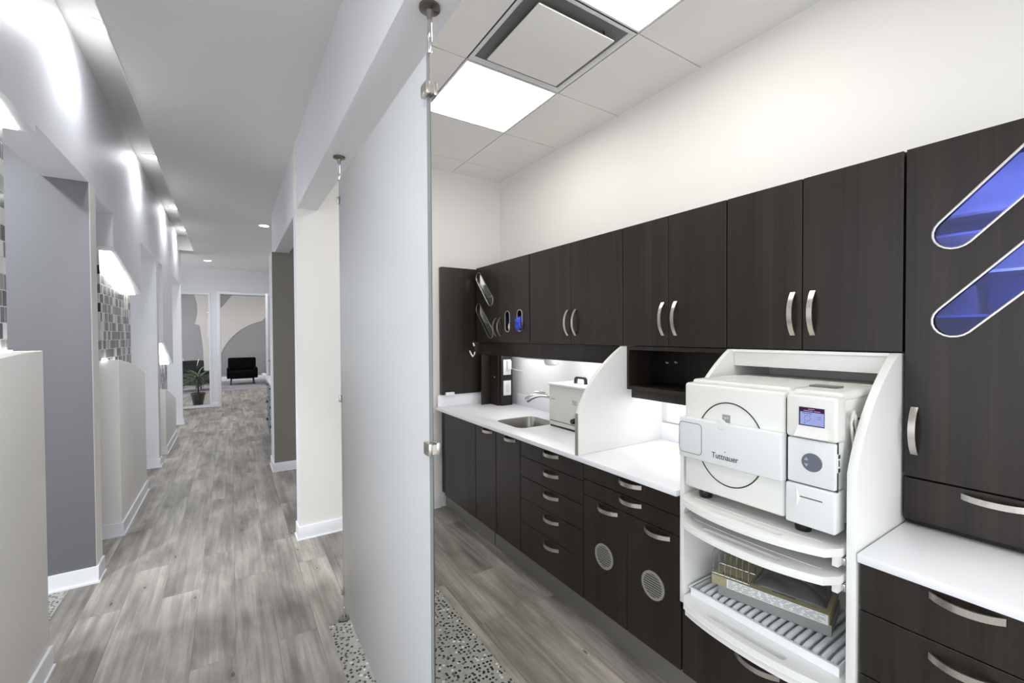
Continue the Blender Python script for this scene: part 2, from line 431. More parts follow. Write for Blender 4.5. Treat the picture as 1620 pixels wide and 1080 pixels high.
# ceilings
bm = nb(); plate(bm, 'z', [(-.43, -3.2), (.42, -3.2), (.42, 9.13), (-.515, 9.13)], [], ZC, ZC+.05)
struct('ceiling', bm, M['ceil'])
struct('ceiling', box(nb(), -1.5, 1.7, 9.13, 11.42, ZC, ZC+.05), M['ceil'])
struct('ceiling', box(nb(), .42, 1.7, 5.9, 9.13, ZC, ZC+.05), M['ceil'])
struct('ceiling', box(nb(), -.74, -.40, -3.2, 9.2, 3.2, 3.24), M['ceil'])
bm = nb(); plate(bm, 'z', [(-.43, -3.2), (-.405, -3.2), (-.49, 9.13), (-.515, 9.13)], [], ZC+.05, 3.2)
struct('ceiling', bm, M['ceil'])
struct('ceiling', box(nb(), -.72, -.49, 9.13, 9.16, ZC, 3.2), M['ceil'])
struct('ceiling', box(nb(), -3.6, -.92, -3.2, 11.3, ZC, ZC+.05), M['ceil'])
struct('ceiling', box(nb(), .557, 3.0, 3.72, 5.9, ZC-.001, ZC+.049), M['ceil'])
struct('ceiling', box(nb(), -3.2, 3.2, 11.42, 17.7, 3.15, 3.2), M['ceil'])

# lab ceiling grid : tiles with real gaps under a darker grid plane
struct('trim_1', box(nb(), .555, XR, -3.2, YF, ZC+.004, ZC+.03), M['grid'])
GX, GY, T = 1.0466, 2.0502, .61
bm = nb()
xs = [.557, GX, GX+T, XR]
ys = [GY+T*k for k in range(-9, 3)]+[YF]
skip = {(1, GY), (1, GY-2*T), (1, GY-T), (1, GY-7*T)}
def near(a, b): return abs(a-b) < 1e-3
for i in range(3):
    for j in range(len(ys)-1):
        if any(i == s[0] and near(ys[j], s[1]) for s in skip): continue
        g = .0035
        box(bm, xs[i]+g, xs[i+1]-g, ys[j]+g, ys[j+1]-g, ZC-.004, ZC+.004)
struct('ceiling', bm, M['tile'])

# bright edge bead along the open side of the trough
bm = nb(); plate(bm, 'z', [(-.4335, -3.2), (-.428, -3.2), (-.5130, 9.13), (-.5185, 9.13)], [], ZC-.004, ZC+.012)
struct('trim_5', bm, M['base'])
# walls
LOW = 2.465
lefts = [(-3.2, 2.95), (2.95, 5.6), (5.6, 9.5)]
struct('wall_left', box(nb(), -.92, -.72, -3.2, 3.72, LOW, 3.2), M['wall_cool'])
struct('wall_left', box(nb(), -.92, -.72, 3.72, 9.5, 2.42, 3.2), M['wall_cool'])
struct('wall_left', box(nb(), -3.6, -.722, 3.65, 3.80, 0, LOW), M['wall_grey'])
struct('wall_left', box(nb(), -3.6, -.92, 3.65, 3.80, LOW, ZC), M['wall_grey'])
struct('wall_left', box(nb(), -.7215, -.7195, 3.652, 3.80, 0, LOW), M['wall'])
struct('wall_left', box(nb(), -3.6, -.72, 6.46, 6.62, 0, 2.42), M['wall_cool'])
struct('wall_left', box(nb(), -3.6, -.72, 9.38, 9.5, 0, 2.42), M['wall_cool'])
# mosaic islands in the left wall
def lerp(tab, y):
    for (a, b), (c, d) in zip(tab, tab[1:]):
        if y <= c: return b+(d-b)*(y-a)/(c-a)
    return tab[-1][1]
HEAD = [(1.0, 2.455), (2.44, 2.453), (2.6, 2.447), (2.83, 2.42), (4.28, 2.181), (5.46, 1.923),
        (6.95, 1.485), (8.0, 1.12)]
LEDGE = [(1.0, 1.44), (2.38, 1.441), (2.6, 1.455), (2.83, 1.458), (3.9, 1.369), (4.2, 1.359), (4.5, 1.337), (4.87, 1.296), (5.22, 1.243), (5.57, 1.16),
         (6.3, .94), (6.8, .895), (7.3, .812), (7.7, .73), (8.33, .58)]
isl = [(1.65, 2.79, 1.65, 2.82, LOW), (4.29, 5.455, 4.40, 5.575, 2.42), (7.0, 8.05, 7.13, 8.33, 2.42)]
mlab = ['grey glass mosaic panel at far left edge, nearest the camera', 'grey and black glass mosaic panel lit from above, middle one of the left wall',
        'small distant glass mosaic panel, farthest along the left wall']
for k, (h0, h1, l0, l1, zt) in enumerate(isl):
    N_ = 16
    yy = [h0+(h1-h0)*i/N_ for i in range(N_+1)]
    bm = nb(); plate(bm, 'x', [(y, lerp(HEAD, y)) for y in yy]+[(h1, zt), (h0, zt)], [], -.90, -.72)
    struct('wall_left', bm, M['wall_cool'])
    yl = [l0+(l1-l0)*i/N_ for i in range(N_+1)]
    bm = nb(); plate(bm, 'x', [(y, lerp(LEDGE, y)) for y in yl]+[(l1, 0), (l0, 0)], [], -.90, -.72, bev=.004)
    struct('wall_left', bm, M['wall'])
    m0, m1 = max(h0, l0)-.02, max(h1, l1)-.05
    mm = [m0+(m1-m0)*i/N_ for i in range(N_+1)]
    t = thing('mosaic_panel', mlab[k], 'mosaic panel', (-.82, (m0+m1)/2, lerp(LEDGE, (m0+m1)/2)))
    bm = nb(); plate(bm, 'x', [(y, lerp(HEAD, min(y, h1))-.002) for y in mm]+[(y, lerp(LEDGE, y)+.002) for y in mm[::-1]], [], -.835, -.815)
    o = obj('tile_field', bm, M['mosaic'], t)
    bm = nb(); hh = [y for y in mm if y <= h1]
    for y0, y1 in zip(hh, hh[1:]):
        plate(bm, 'x', [(y0, lerp(HEAD, y0)-.001), (y1, lerp(HEAD, y1)-.001), (y1, lerp(HEAD, y1)-.006), (y0, lerp(HEAD, y0)-.003)], [], -.8145, -.750-.025*max(0, (y0-(hh[0]+hh[-1])/2)/(hh[-1]-hh[0])*2)**2)
    obj('light_strip', bm, M['cove'], t)['label'] = 'glowing strip above the tiles'
    bm = nb()
    for y0, y1 in zip(mm, mm[1:]):
        plate(bm, 'x', [(y0, lerp(LEDGE, y0)+.001), (y1, lerp(LEDGE, y1)+.001), (y1, lerp(LEDGE, y1)+.005), (y0, lerp(LEDGE, y0)+.005)], [], -.814, -.800)
    obj('light_strip', bm, M['cove'], t)['label'] = 'glowing strip below the tiles'
    # baseboard round the half wall
    bm = nb(); box(bm, -.7199, -.708, l0, l1, 0, .10); box(bm, -.90, -.708, l0-.012, l0-.0001, 0, .10)
    box(bm, -.7078, -.700, l0-.012, l1, 0, .012); box(bm, -.90, -.70, l0-.02, l0-.0122, 0, .012)
    struct('baseboard_left', bm, M['base'])
for (y0, y1) in ((3.65, 3.80), (6.46, 6.62), (9.38, 9.5)):
    bm = nb(); box(bm, -3.6, -.708, y0-.012, y0-.0001, 0, .10); box(bm, -.7193, -.708, y0, y1, 0, .10)
    box(bm, -3.6, -.70, y0-.02, y0-.0122, 0, .012); box(bm, -.7078, -.70, y0-.012, y1, 0, .012)
    struct('baseboard_left', bm, M['base'])

# right side of the corridor : header beam, partition between lab and next room
struct('trim_2', box(nb(), .42, .557, -3.2, 3.563, 2.46, ZC+.02), M['wall_cool'])
struct('wall_far', box(nb(), .411, XR+.1, YF, 3.70, 0, ZC), M['wall'])
struct('wall_right', box(nb(), .408, .411, 3.567, 3.70, 0, 2.46), M['wall_cool'])
struct('trim_3', box(nb(), .42, .56, 3.70, 5.90, 2.45, ZC+.02), M['wall_cool'])
struct('wall_right', box(nb(), .39, 3.0, 5.51, 5.62, 0, 2.45), M['wall_taupe'])
struct('wall_right', box(nb(), .56, 3.0, 5.51, 5.62, 2.45, ZC), M['wall_taupe'])
struct('wall_right', box(nb(), .387, .39, 5.512, 5.90, 0, 2.45), M['wall_cool'])
struct('wall_right', box(nb(), .39, .50, 5.62, 5.90, 0, 2.45), M['wall_cool'])
struct('wall_right', box(nb(), XR, XR+.1, -3.2, 3.58, 0, ZC), M['wall'])
struct('wall_right', box(nb(), 3.0, 3.1, 3.7, 5.9, 0, ZC), M['wall'])
struct('wall_right', box(nb(), 1.7, 1.8, 5.62, 11.42, 0, ZC), M['wall'])
def bb(name, segs):
    bm = nb()
    for s in segs: box(bm, *s, .002)
    struct(name, bm, M['base'])
bb('baseboard_far', [(.398, 1.53, 3.553, 3.565, 0, .10), (.392, 1.53, 3.545, 3.555, 0, .012), (.398, .408, 3.555, 3.70, 0, .10), (.390, .40, 3.546, 3.70, 0, .012)])
bb('baseboard_right', [(.375, 3.0, 5.498, 5.51, 0, .10), (.370, 3.0, 5.490, 5.50, 0, .012), (.375, .387, 5.50, 5.90, 0, .10), (.368, .377, 5.49, 5.90, 0, .012)])

# end wall with doorway and sidelight
bm = nb()
plate(bm, 'y', [(-1.5, 0), (-.19, 0), (-.19, 2.42), (.74, 2.42), (.74, 0), (1.7, 0), (1.7, ZC), (-1.5, ZC)], [[(-.92, .04), (-.38, .04), (-.38, 2.42), (-.92, 2.42)]], 11.30, 11.42)
struct('wall_end', bm, M['wall_cool'])
bm = nb()
plate(bm, 'y', [(-.93, .01), (-.37, .01), (-.37, 2.44), (-.93, 2.44)], [[(-.90, .05), (-.40, .05), (-.40, 2.40), (-.90, 2.40)]], 11.285, 11.435)
w = struct('window_1', bm, M['base'])
ORG[w.name] = Vector((0, 0, 0))
obj('pane', box(nb(), -.90, -.40, 11.355, 11.363, .05, 2.40), M['glass'], w)
bm = nb()
plate(bm, 'y', [(-.25, 0), (-.19, 0), (-.19, 2.42), (.74, 2.42), (.74, 0), (.80, 0), (.80, 2.48), (-.25, 2.48)], [], 11.28, 11.44, bev=.003)
struct('trim_4', bm, M['base'])
bb('baseboard_end', [(-.37, -.25, 11.288, 11.30, 0, .10), (.80, 1.7, 11.288, 11.30, 0, .10), (-1.5, -.93, 11.288, 11.30, 0, .04)])
# far lounge
struct('wall_far', box(nb(), -3.2, 3.2, 17.5, 17.6, 0, 3.2), M['mural_g'])
struct('wall_right', box(nb(), 3.2, 3.3, 11.42, 17.5, 0, 3.2), M['wall'])
bb('baseboard_far', [(-3.2, 3.2, 17.485, 17.5, 0, .16)])
def arcpts(a, m, b, n=14):   # circle through three points
    ax, ay = a; bx, by = m; cx, cy = b
    d = 2*(ax*(by-cy)+bx*(cy-ay)+cx*(ay-by))
    ux = ((ax*ax+ay*ay)*(by-cy)+(bx*bx+by*by)*(cy-ay)+(cx*cx+cy*cy)*(ay-by))/d
    uy = ((ax*ax+ay*ay)*(cx-bx)+(bx*bx+by*by)*(ax-cx)+(cx*cx+cy*cy)*(bx-ax))/d
    r = math.hypot(ax-ux, ay-uy); t0 = math.atan2(ay-uy, ax-ux); t1 = math.atan2(cy-uy, cx-ux); tm = math.atan2(by-uy, bx-ux)
    while tm < t0: tm += 2*PI
    while t1 < t0: t1 += 2*PI
    if tm > t1: t1 -= 2*PI
    return [(ux+r*math.cos(t0+(t1-t0)*i/n), uy+r*math.sin(t0+(t1-t0)*i/n)) for i in range(n+1)]
t = thing('wall_mural', 'two-tone mural of large pale curved shapes on the far lounge wall', 'mural', (0, 17.49, .2))
bm = nb(); plate(bm, 'y', arcpts((-.324, .812), (.241, 1.70), (.90, 2.03))+[(1.08, 2.25), (1.15, 2.95), (.08, 2.95), (-.22, 2.52), (-.34, 2.4)], [], 17.485, 17.498)
obj('pale_shape', bm, M['mural_l'], t)
bm = nb(); plate(bm, 'y', arcpts((-1.02, 2.95), (-.918, 2.40), (-.992, 1.925))+arcpts((-.867, 1.87), (-.80, 1.35), (-.80, .18))+[(-.36, .18), (-.36, 2.95)], [], 17.485, 17.498)
obj('pale_shape', bm, M['mural_l'], t)
bm = nb(); plate(bm, 'y', [(-1.7, 1.6), (-1.43, 1.09), (-1.24, .64), (-1.15, .18), (-1.7, .18)], [], 17.485, 17.498)
obj('pale_shape', bm, M['mural_l'], t)

# open door leaf at the end of the corridor
ang = math.atan2(.10, -.80)
t = thing('door_1', 'x', 'door', (.74, 11.27, 0)); del t['label']; del t['category']; t['kind'] = 'structure'
def leaf(u0, u1, n0, n1, z0, z1, bev=.003):
    tb = bmesh.new(); 
    bmx = nb(); box(bmx, u0, u1, n0, n1, z0, z1, bev)
    d = Vector((-.09, -.82, 0)).normalized(); n = Vector((d.y, -d.x, 0))
    R = Matrix(((d.x, n.x, 0, .74), (d.y, n.y, 0, 11.27), (0, 0, 1, 0), (0, 0, 0, 1)))
    bmesh.ops.transform(bmx, matrix=R, verts=bmx.verts); return bmx
obj('door_leaf', leaf(0, .86, 0, .04, .012, 2.40), M['base'], t)
hb = leaf(.78, .80, -.06, .10, .985, 1.005, .004); h2 = leaf(.68, .80, -.065, -.045, .985, 1.005, .004); merge(hb, h2)
h3 = leaf(.68, .80, .085, .105, .985, 1.005, .004); merge(hb, h3)
obj('lever_handle', hb, M['chrome'], t)

# grey-blue drawer cabinet beyond the taupe wall
t = thing('drawer_cabinet', 'grey-blue drawer cabinet with pale top past the taupe wall', 'cabinet', (.75, 7.15, 0))
obj('body', box(nb(), .47, 1.05, 6.35, 7.70, .10, .86, .003), M['bluecab'], t)
obj('plinth', box(nb(), .52, 1.0, 6.4, 7.65, 0, .10), M['black'], t)
obj('top', box(nb(), .43, 1.07, 6.33, 7.75, .86, .90, .003), M['counter'], t)
for zz in (.12, .38, .63):
    for y0 in (6.37, 7.04):
        d = obj('drawer', box(nb(), .448, .468, y0, y0+.64, zz, zz+.22, .002), M['bluecab'], t)
        obj('handle', bow(nb(), .448, y0+.32, zz+.17, .14), M['dsteel'], d)

# ================================================================== LIGHT FITTINGS
def led_panel(i, j, label, vis=True):
    x0, y0 = GX+T*i, GY+T*j
    t = thing('ceiling_light_panel', label, 'ceiling light', (x0+T/2, y0+T/2, ZC), 'square light panels in the tiled ceiling')
    bm = nb(); plate(bm, 'z', [(x0+.004, y0+.004), (x0+T-.004, y0+.004), (x0+T-.004, y0+T-.004), (x0+.004, y0+T-.004)],
                     [[(x0+.014, y0+.014), (x0+T-.014, y0+.014), (x0+T-.014, y0+T-.014), (x0+.014, y0+T-.014)]], ZC-.005, ZC+.003)
    obj('frame', bm, M['white'], t)
    obj('diffuser', box(nb(), x0+.0145, x0+T-.0145, y0+.0145, y0+T-.0145, ZC-.002, ZC+.002), M['led'], t)
led_panel(0, 0, 'bright square light panel beyond the air diffuser, nearer the far wall')
led_panel(0, -2, 'bright square light panel on the camera side of the air diffuser')
led_panel(0, -7, 'added square light panel, unseen behind the camera')  # out-of-view panel added as fill for the lab
# air diffuser
x0, y0 = GX, GY-T
t = thing('air_diffuser', 'square white air diffuser with floating plate between two light panels', 'air vent', (x0+T/2, y0+T/2, ZC))
def ringz(bm, r0, z0, r1, z1):
    c = (x0+T/2, y0+T/2)
    A = [bm.verts.new((c[0]+sx*r0, c[1]+sy*r0, z0)) for sx, sy in ((-1, -1), (1, -1), (1, 1), (-1, 1))]
    B = [bm.verts.new((c[0]+sx*r1, c[1]+sy*r1, z1)) for sx, sy in ((-1, -1), (1, -1), (1, 1), (-1, 1))]
    for k in range(4): bm.faces.new((A[k], A[(k+1) % 4], B[(k+1) % 4], B[k]))
bm = nb(); ringz(bm, T/2-.005, ZC-.004, T/2-.02, ZC-.004); ringz(bm, T/2-.02, ZC-.004, T/2-.045, ZC+.012); ringz(bm, T/2-.045, ZC+.012, .215, ZC+.055)
ringz(bm, .215, ZC+.055, .0001, ZC+.055)
bmesh.ops.remove_doubles(bm, verts=bm.verts, dist=1e-5)
obj('tray', bm, M['white'], t)
cx, cy = x0+T/2, y0+T/2
obj('face_plate', box(nb(), cx-.226, cx+.226, cy-.226, cy+.226, ZC-.026, ZC-.018, .003), M['tile'], t)
obj('catch', box(nb(), cx+.16, cx+.165, cy-.222, cy-.217, ZC-.018, ZC+.02), M['black'], t)

def downlight(x, y, z, label, power, cone=165, group='round recessed downlights', r=.066):
    t = thing('downlight', label, 'downlight', (x, y, z), group)
    bm = nb(); lathe(bm, [(r-.008, 0), (r-.008, -.004), (r+.012, -.004), (r+.014, -.001), (r+.014, 0)], (x, y, z))
    obj('trim_ring', bm, M['white'], t)
    obj('lens', lathe(nb(), [(0, -.0005), (r-.008, -.0005), (r-.008, -.003), (0, -.003)], (x, y, z)), M['spot'], t)
    l = bpy.data.lights.new('lamp', 'SPOT'); l.energy = power; l.spot_size = math.radians(cone); l.spot_blend = 1.0; l.shadow_soft_size = .06; l.color = (.92, .95, 1)
    o = bpy.data.objects.new('lamp', l); COL.objects.link(o); o.parent = t; o.location = (0, 0, -.03)
for k, (y, lb) in enumerate(((-1.0, 'recessed downlight in the left trough behind the camera'), (1.15, 'recessed downlight in the left trough beside the camera'),
                             (3.22, 'bright downlight nearest the camera in the left ceiling trough'), (5.27, 'second downlight along the left ceiling trough'),
                             (7.2, 'third downlight along the left ceiling trough'), (8.6, 'last downlight at the far end of the left trough'))):
    downlight(-.60, y, 3.2, lb, 36)
downlight(.0, .45, ZC, 'added corridor ceiling downlight, unseen above the camera', 40)  # this and the next are unseen lamps added to brighten the corridor
downlight(.0, -1.5, ZC, 'added corridor ceiling downlight, unseen behind the camera', 40)
downlight(.38, 6.56, ZC, 'downlight in the corridor ceiling above the taupe wall', 10, r=.065)
downlight(-.36, 10.14, ZC, 'downlight in the ceiling just before the end wall', 45, r=.065)
downlight(.9, 10.0, ZC, 'added downlight before the end wall, hidden past the taupe wall', 26)  # from here three unseen lamps added to light the right-hand rooms
downlight(.9, 7.3, ZC, 'added unseen downlight over the grey-blue cabinet', 20)
downlight(1.6, 4.7, ZC, 'added unseen downlight in the room behind the taupe wall opening', 18)
for x, y in ((-1, 13.5), (1.2, 13.5), (-1.2, 16), (1.2, 16)):  # out-of-view lamps added to fill the lounge with light
    downlight(x, y, 3.15, 'added unseen downlight in the far lounge ceiling', 55, group='added far lounge downlights')
for x, y, p in ((-1.35, 2.75, 200), (-2.0, 5.0, 30), (-2.0, 7.8, 30)):  # unseen lamps added to light the bays, the strongest for the grey wall
    downlight(x, y, ZC, 'added unseen downlight in the treatment rooms left of the corridor', p, group='added treatment room downlights')

# ================================================================== FROSTED GLASS PARTITION
GXP, G0, G1 = .49, 1.195, 2.425
t = thing('glass_partition', 'tall frosted glass screen hung on steel cables beside the corridor', 'glass partition', (GXP, (G0+G1)/2, 0))
obj('glass_panel', box(nb(), GXP-.005, GXP+.005, G0+.006, G1-.006, .09, 2.335, .001), M['frost'], t)
bm = nb(); box(bm, GXP-.0055, GXP+.0055, G0+.002, G0+.006, .09, 2.335); box(bm, GXP-.0055, GXP+.0055, G1-.006, G1-.002, .09, 2.335)
obj('panel_edge', bm, M['edge'], t)
for y in (G0-.008, G1+.008):
    obj('cable', tube(nb(), [(GXP, y, .05), (GXP, y, 2.44)], .0016, 8), M['dsteel'], t)
    a = obj('ceiling_anchor', lathe(nb(), [(0, 2.459), (.030, 2.459), (.030, 2.452), (.012, 2.446), (.008, 2.43), (.006, 2.42), (0, 2.42)], (GXP, y, 0)), M['dsteel'], t)
    obj('turnbuckle', lathe(nb(), [(0, 2.422), (.0065, 2.42), (.0075, 2.38), (.0075, 2.335), (.004, 2.328), (0, 2.328)], (GXP, y, 0)), M['chrome'], a)
    a = obj('floor_anchor', lathe(nb(), [(0, .002), (.030, .002), (.030, .009), (.012, .014), (.008, .02), (0, .02)], (GXP, y, 0)), M['dsteel'], t)
    obj('turnbuckle', lathe(nb(), [(0, .018), (.0065, .02), (.0065, .062), (.003, .07), (0, .07)], (GXP, y, 0)), M['chrome'], a)
    for z in (2.225, 1.188, .165):
        s = 1 if y < 2 else -1
        bm = nb(); box(bm, GXP-.018, GXP-.006, y-.012, y+.03*s+.0, z-.018, z+.018, .002); box(bm, GXP+.006, GXP+.018, y-.012, y+.03*s, z-.018, z+.018, .002)
        box(bm, GXP-.007, GXP+.007, y-.010 if s > 0 else y-.002, y+.002 if s > 0 else y+.010, z-.014, z+.014)
        obj('clamp', bm, M['steel'], t)

# ================================================================== BASE CABINETS
XD = 1.50     # front of the doors
def front(name, par, y0, y1, z0, z1, X=XD, handle=None, holes=(), mat='wood', th=.02):
    g = .0018
    bm = nb()
    if holes: plate(bm, 'x', [(y0+g, z0+g), (y1-g, z0+g), (y1-g, z1-g), (y0+g, z1-g)], holes, X, X+th)
    else: box(bm, X, X+th, y0+g, y1-g, z0+g, z1-g, .0012, 1)
    d = obj(name, bm, M[mat], par)
    if handle:
        k, yc, zc, ln = handle
        obj('handle', bow(nb(), X, yc, zc, ln, k == 'v'), M['steel'], d)
    return d
DB, DT = .165, .868
def base_body(t, y0, y1, z0=DB, z1=DT, x1=2.15):
    return obj('body', box(nb(), XD+.0215, x1, y0+.001, y1-.001, z0, z1), M['wood_in'], t)
def cab(label, y0, y1, cat='base cabinet', z0=DB): 
    return thing('base_cabinet', label, cat, (1.83, (y0+y1)/2, z0))
t = cab('dark wood base panel without a handle in the far corner', 2.832, 3.38); base_body(t, 2.832, 3.38); front('door', t, 2.832, 3.38, DB, DT)
t = cab('narrow dark wood base cabinet left of the sink, one handle on top', 2.536, 2.83); base_body(t, 2.536, 2.83, z1=.69); front('door', t, 2.536, 2.83, DB, DT, handle=('h', 2.645, .848, .13))
t = cab('dark wood base cabinet under the sink, beside the drawer stack', 2.24, 2.534); base_body(t, 2.24, 2.534, z1=.69); front('door', t, 2.24, 2.534, DB, DT, handle=('h', 2.355, .848, .13))
t = cab('dark wood stack of five drawers in the base cabinets', 1.664, 2.238); base_body(t, 1.664, 2.238)
for (a, b, hz) in ((.770, DT, .845), (.645, .770, .735), (.512, .645, .612), (.362, .512, .477), (DB, .362, .327)):
    front('drawer', t, 1.664, 2.238, a, b, handle=('h', 1.93, hz, .135))
t = cab('dark wood base cabinet with two round grey vents and two drawers', 1.088, 1.662); base_body(t, 1.088, 1.662)
front('drawer', t, 1.088, 1.662, .785, DT, handle=('h', 1.352, .847, .13)); front('drawer', t, 1.088, 1.662, .705, .785, handle=('h', 1.352, .765, .13))
for (a, b, yc, vy) in ((1.372, 1.662, 1.492, 1.516), (1.088, 1.372, 1.205, 1.226)):
    d = front('door', t, a, b, DB, .705, handle=('h', yc, .680, .13))
    bm = nb(); plate(bm, 'x', circle((vy, .447), .060), [circle((vy, .447), .049)], XD-.004, XD)
    for k in range(-4, 5):
        z = .447+k*.0104; hw = math.sqrt(max(0, .049**2-(z-.447)**2))
        if hw > .008: box(bm, XD-.003, XD-.0005, vy-hw-.001, vy+hw+.001, z-.0025, z+.0025)
    v = obj('vent_grille', bm, M['vent'], t)
    obj('vent_shade', lathe(nb(), [(0, -.0004), (.049, -.0004), (.049, .0), (0, .0)], (XD-.0002, vy, .447), 'x'), M['black'], v)  # black disc paints the shade between the slats
t = cab('dark wood drawer below the white steriliser bay', .505, 1.084); base_body(t, .505, 1.084, z1=.448); front('drawer', t, .505, 1.084, DB, .452, handle=('h', .79, .385, .15))
t = cab('dark wood drawer cabinet at the right, below the short white worktop', .085, .501); base_body(t, .085, .501)
for (a, b, hz) in ((.730, DT, .848), (.548, .730, .690), (.36, .548, .505), (DB, .36, .315)): front('drawer', t, .085, .501, a, b, handle=('h', .287, hz, .13))
# filler in the far corner
tag(obj('corner_filler', box(nb(), 1.54, 2.14, 3.385, 3.53, .15, DT), M['wood_in']), 'black filler strip between the base cabinets and the far wall', 'filler panel')
for (y0, y1, lb) in ((2.69, 3.53, 'grey-brown toe kick board under the far base cabinets'), (.085, 2.675, 'long grey-brown toe kick board under the drawer stack and vents')):
    tag(obj('toe_kick', box(nb(), 1.575, 1.59, y0, y1, 0, .164, .001), M['toe']), lb, 'toe kick')

# worktops
SX0, SX1, SY0, SY1 = 1.605, 1.935, 2.395, 2.735
t = thing('worktop', 'long white worktop with the sink along the right wall', 'worktop', (1.8, 2.4, .87))
bm = nb(); plate(bm, 'z', [(1.482, 1.098), (2.155, 1.098), (2.155, 3.53), (1.482, 3.53)], [rrect(SX0, SX1, SY0, SY1, .06)], .870, CT, bev=.002)
obj('slab', bm, M['counter'], t)
bm = nb(); box(bm, 1.50, 2.135, 3.515, 3.53, CT, CT+.10, .002); box(bm, 2.14, 2.155, 1.098, 3.24, CT, CT+.10, .002)
obj('upstand', bm, M['counter'], t)
tag(obj('worktop', box(nb(), 1.482, 2.15, .085, .502, .870, CT, .003), M['counter']), 'short white worktop at the right below the tall cupboard', 'worktop')
# sink
t = thing('sink', 'stainless steel sink bowl set into the long white worktop', 'sink', ((SX0+SX1)/2, (SY0+SY1)/2, .72))
bm = nb(); rings = []
for (ins, z, r) in ((.0, .8945, .06), (.004, .888, .058), (.012, .80, .055), (.025, .735, .05), (.06, .722, .04), (.12, .72, .03)):
    rings.append([bm.verts.new((a, b, z)) for a, b in rrect(SX0+.0015+ins, SX1-.0015-ins, SY0+.0015+ins, SY1-.0015-ins, r)])
for A, B in zip(rings, rings[1:]):
    n = len(A)
    for k in range(n): bm.faces.new((A[k], A[(k+1) % n], B[(k+1) % n], B[k]))
bm.faces.new(rings[-1])
obj('bowl', bm, M['sink'], t, ang=60)
obj('drain', lathe(nb(), [(0, .7215), (.03, .7215), (.034, .724), (.026, .7225), (0, .7225)], (1.77, 2.565, 0)), M['chrome'], t)
# faucet
t = thing('faucet', 'chrome faucet with curved spout behind the sink', 'faucet', (2.06, 2.44, CT))
obj('base', lathe(nb(), [(0, 0), (.028, 0), (.028, .008), (.020, .014), (.018, .07), (.012, .075), (0, .075)], (2.06, 2.44, CT)), M['chrome'], t)
pts = [(2.06, 2.44, CT+.07), (2.03, 2.455, 1.01), (1.99, 2.485, 1.045), (1.95, 2.515, 1.068), (1.90, 2.555, 1.076), (1.87, 2.58, 1.072), (1.84, 2.605, 1.058)]
obj('spout', tube(nb(), pts, [.010, .010, .0105, .012, .014, .018, .020], 16), M['chrome'], t, ang=70)
obj('spray_head', tube(nb(), [(1.842, 2.603, 1.058), (1.826, 2.617, 1.046), (1.816, 2.626, 1.036)], [.020, .022, .021], 16), M['chrome'], t, ang=70)
obj('lever', tube(nb(), [(1.92, 2.535, 1.094), (1.89, 2.56, 1.100), (1.86, 2.585, 1.098)], [.004, .005, .005], 8), M['chrome'], t)

# ultrasonic cleaner
UX, UY0, UY1 = 1.83, 1.975, 2.372
t = thing('ultrasonic_cleaner', 'cream metal ultrasonic cleaner with black lid handle and knob by the sink', 'ultrasonic cleaner', (1.97, 2.17, CT))
obj('body', box(nb(), UX, 2.125, UY0, UY1, CT+.012, 1.175, .006, 3), M['box'], t)
obj('plinth', box(nb(), UX+.006, 2.12, UY0+.006, UY1-.006, CT, CT+.012), M['black'], t)
obj('base_line', box(nb(), UX-.0012, UX, UY0+.012, UY1-.012, CT+.040, CT+.044), M['groove'], t)
l = obj('lid', box(nb(), UX-.008, 2.132, UY0-.008, UY1+.012, 1.176, 1.190, .004), M['white'], t)
bm = nb(); ribbon(bm, [(1.95, 2.235, 1.190), (1.95, 2.232, 1.222), (1.95, 2.222, 1.230), (1.95, 2.148, 1.230), (1.95, 2.138, 1.222), (1.95, 2.135, 1.190)], (1, 0, 0), .02, .012)
obj('lid_handle', bm, M['black'], l)
obj('knob', lathe(nb(), [(0, -.024), (.014, -.024), (.016, -.02), (.017, -.004), (.02, 0), (0, 0)], (UX, 2.112, .965), 'x'), M['black'], t)
bm = nb()
for k, (a, b) in enumerate(((0, .03), (.006, .036))): box(bm, UX-.0008, UX, 2.345-b, 2.345-a, 1.082-k*.0, 1.086)
obj('printed_mark', bm, M['ink'], t)
bm = nb()
for k in range(4): box(bm, UX-.0008, UX, 2.09-.004*(k % 2), 2.135-.003*k, 1.092-k*.008, 1.096-k*.008)
obj('printed_mark', bm, M['ink'], t)
for px, py in ((UX+.03, UY0+.03), (UX+.03, UY1-.03)): pass

# corner outlet column under the wall cupboards
t = thing('outlet_column', 'dark wood column with two white outlet plates under the corner wall cupboard', 'outlet column', (2.03, 3.33, CT))
obj('back_board', box(nb(), 1.872, 2.15, 3.405, 3.42, CT, 1.35), M['wood'], t)
obj('side_board', box(nb(), 1.965, 1.985, 3.28, 3.405, CT, 1.35), M['wood'], t)
obj('post', box(nb(), 1.985, 2.098, 3.255, 3.28, CT, 1.35, .002), M['wood'], t)
for (z0, z1) in ((1.135, 1.325), (1.01, 1.125)):
    z0, z1 = ((1.165, 1.30), (.985, 1.115))[z0 < 1.1]
    p = obj('outlet_plate', box(nb(), 2.004, 2.082, 3.249, 3.2548, z0, z1, .002), M['white'], t)
    obj('socket', box(nb(), 2.026, 2.060, 3.247, 3.2492, z0+.03, z1-.03, .001), M['plastic2'], p)
obj('screw_cap', box(nb(), 1.958, 1.9648, 3.33, 3.338, 1.14, 1.148, .001), M['white'], t)
t = thing('plug_adapter', 'white adapter with cable plugged into the upper outlet plate', 'plug', (2.05, 3.235, 1.22))
obj('body', box(nb(), 2.03, 2.068, 3.215, 3.2468, 1.215, 1.29, .004), M['white'], t)
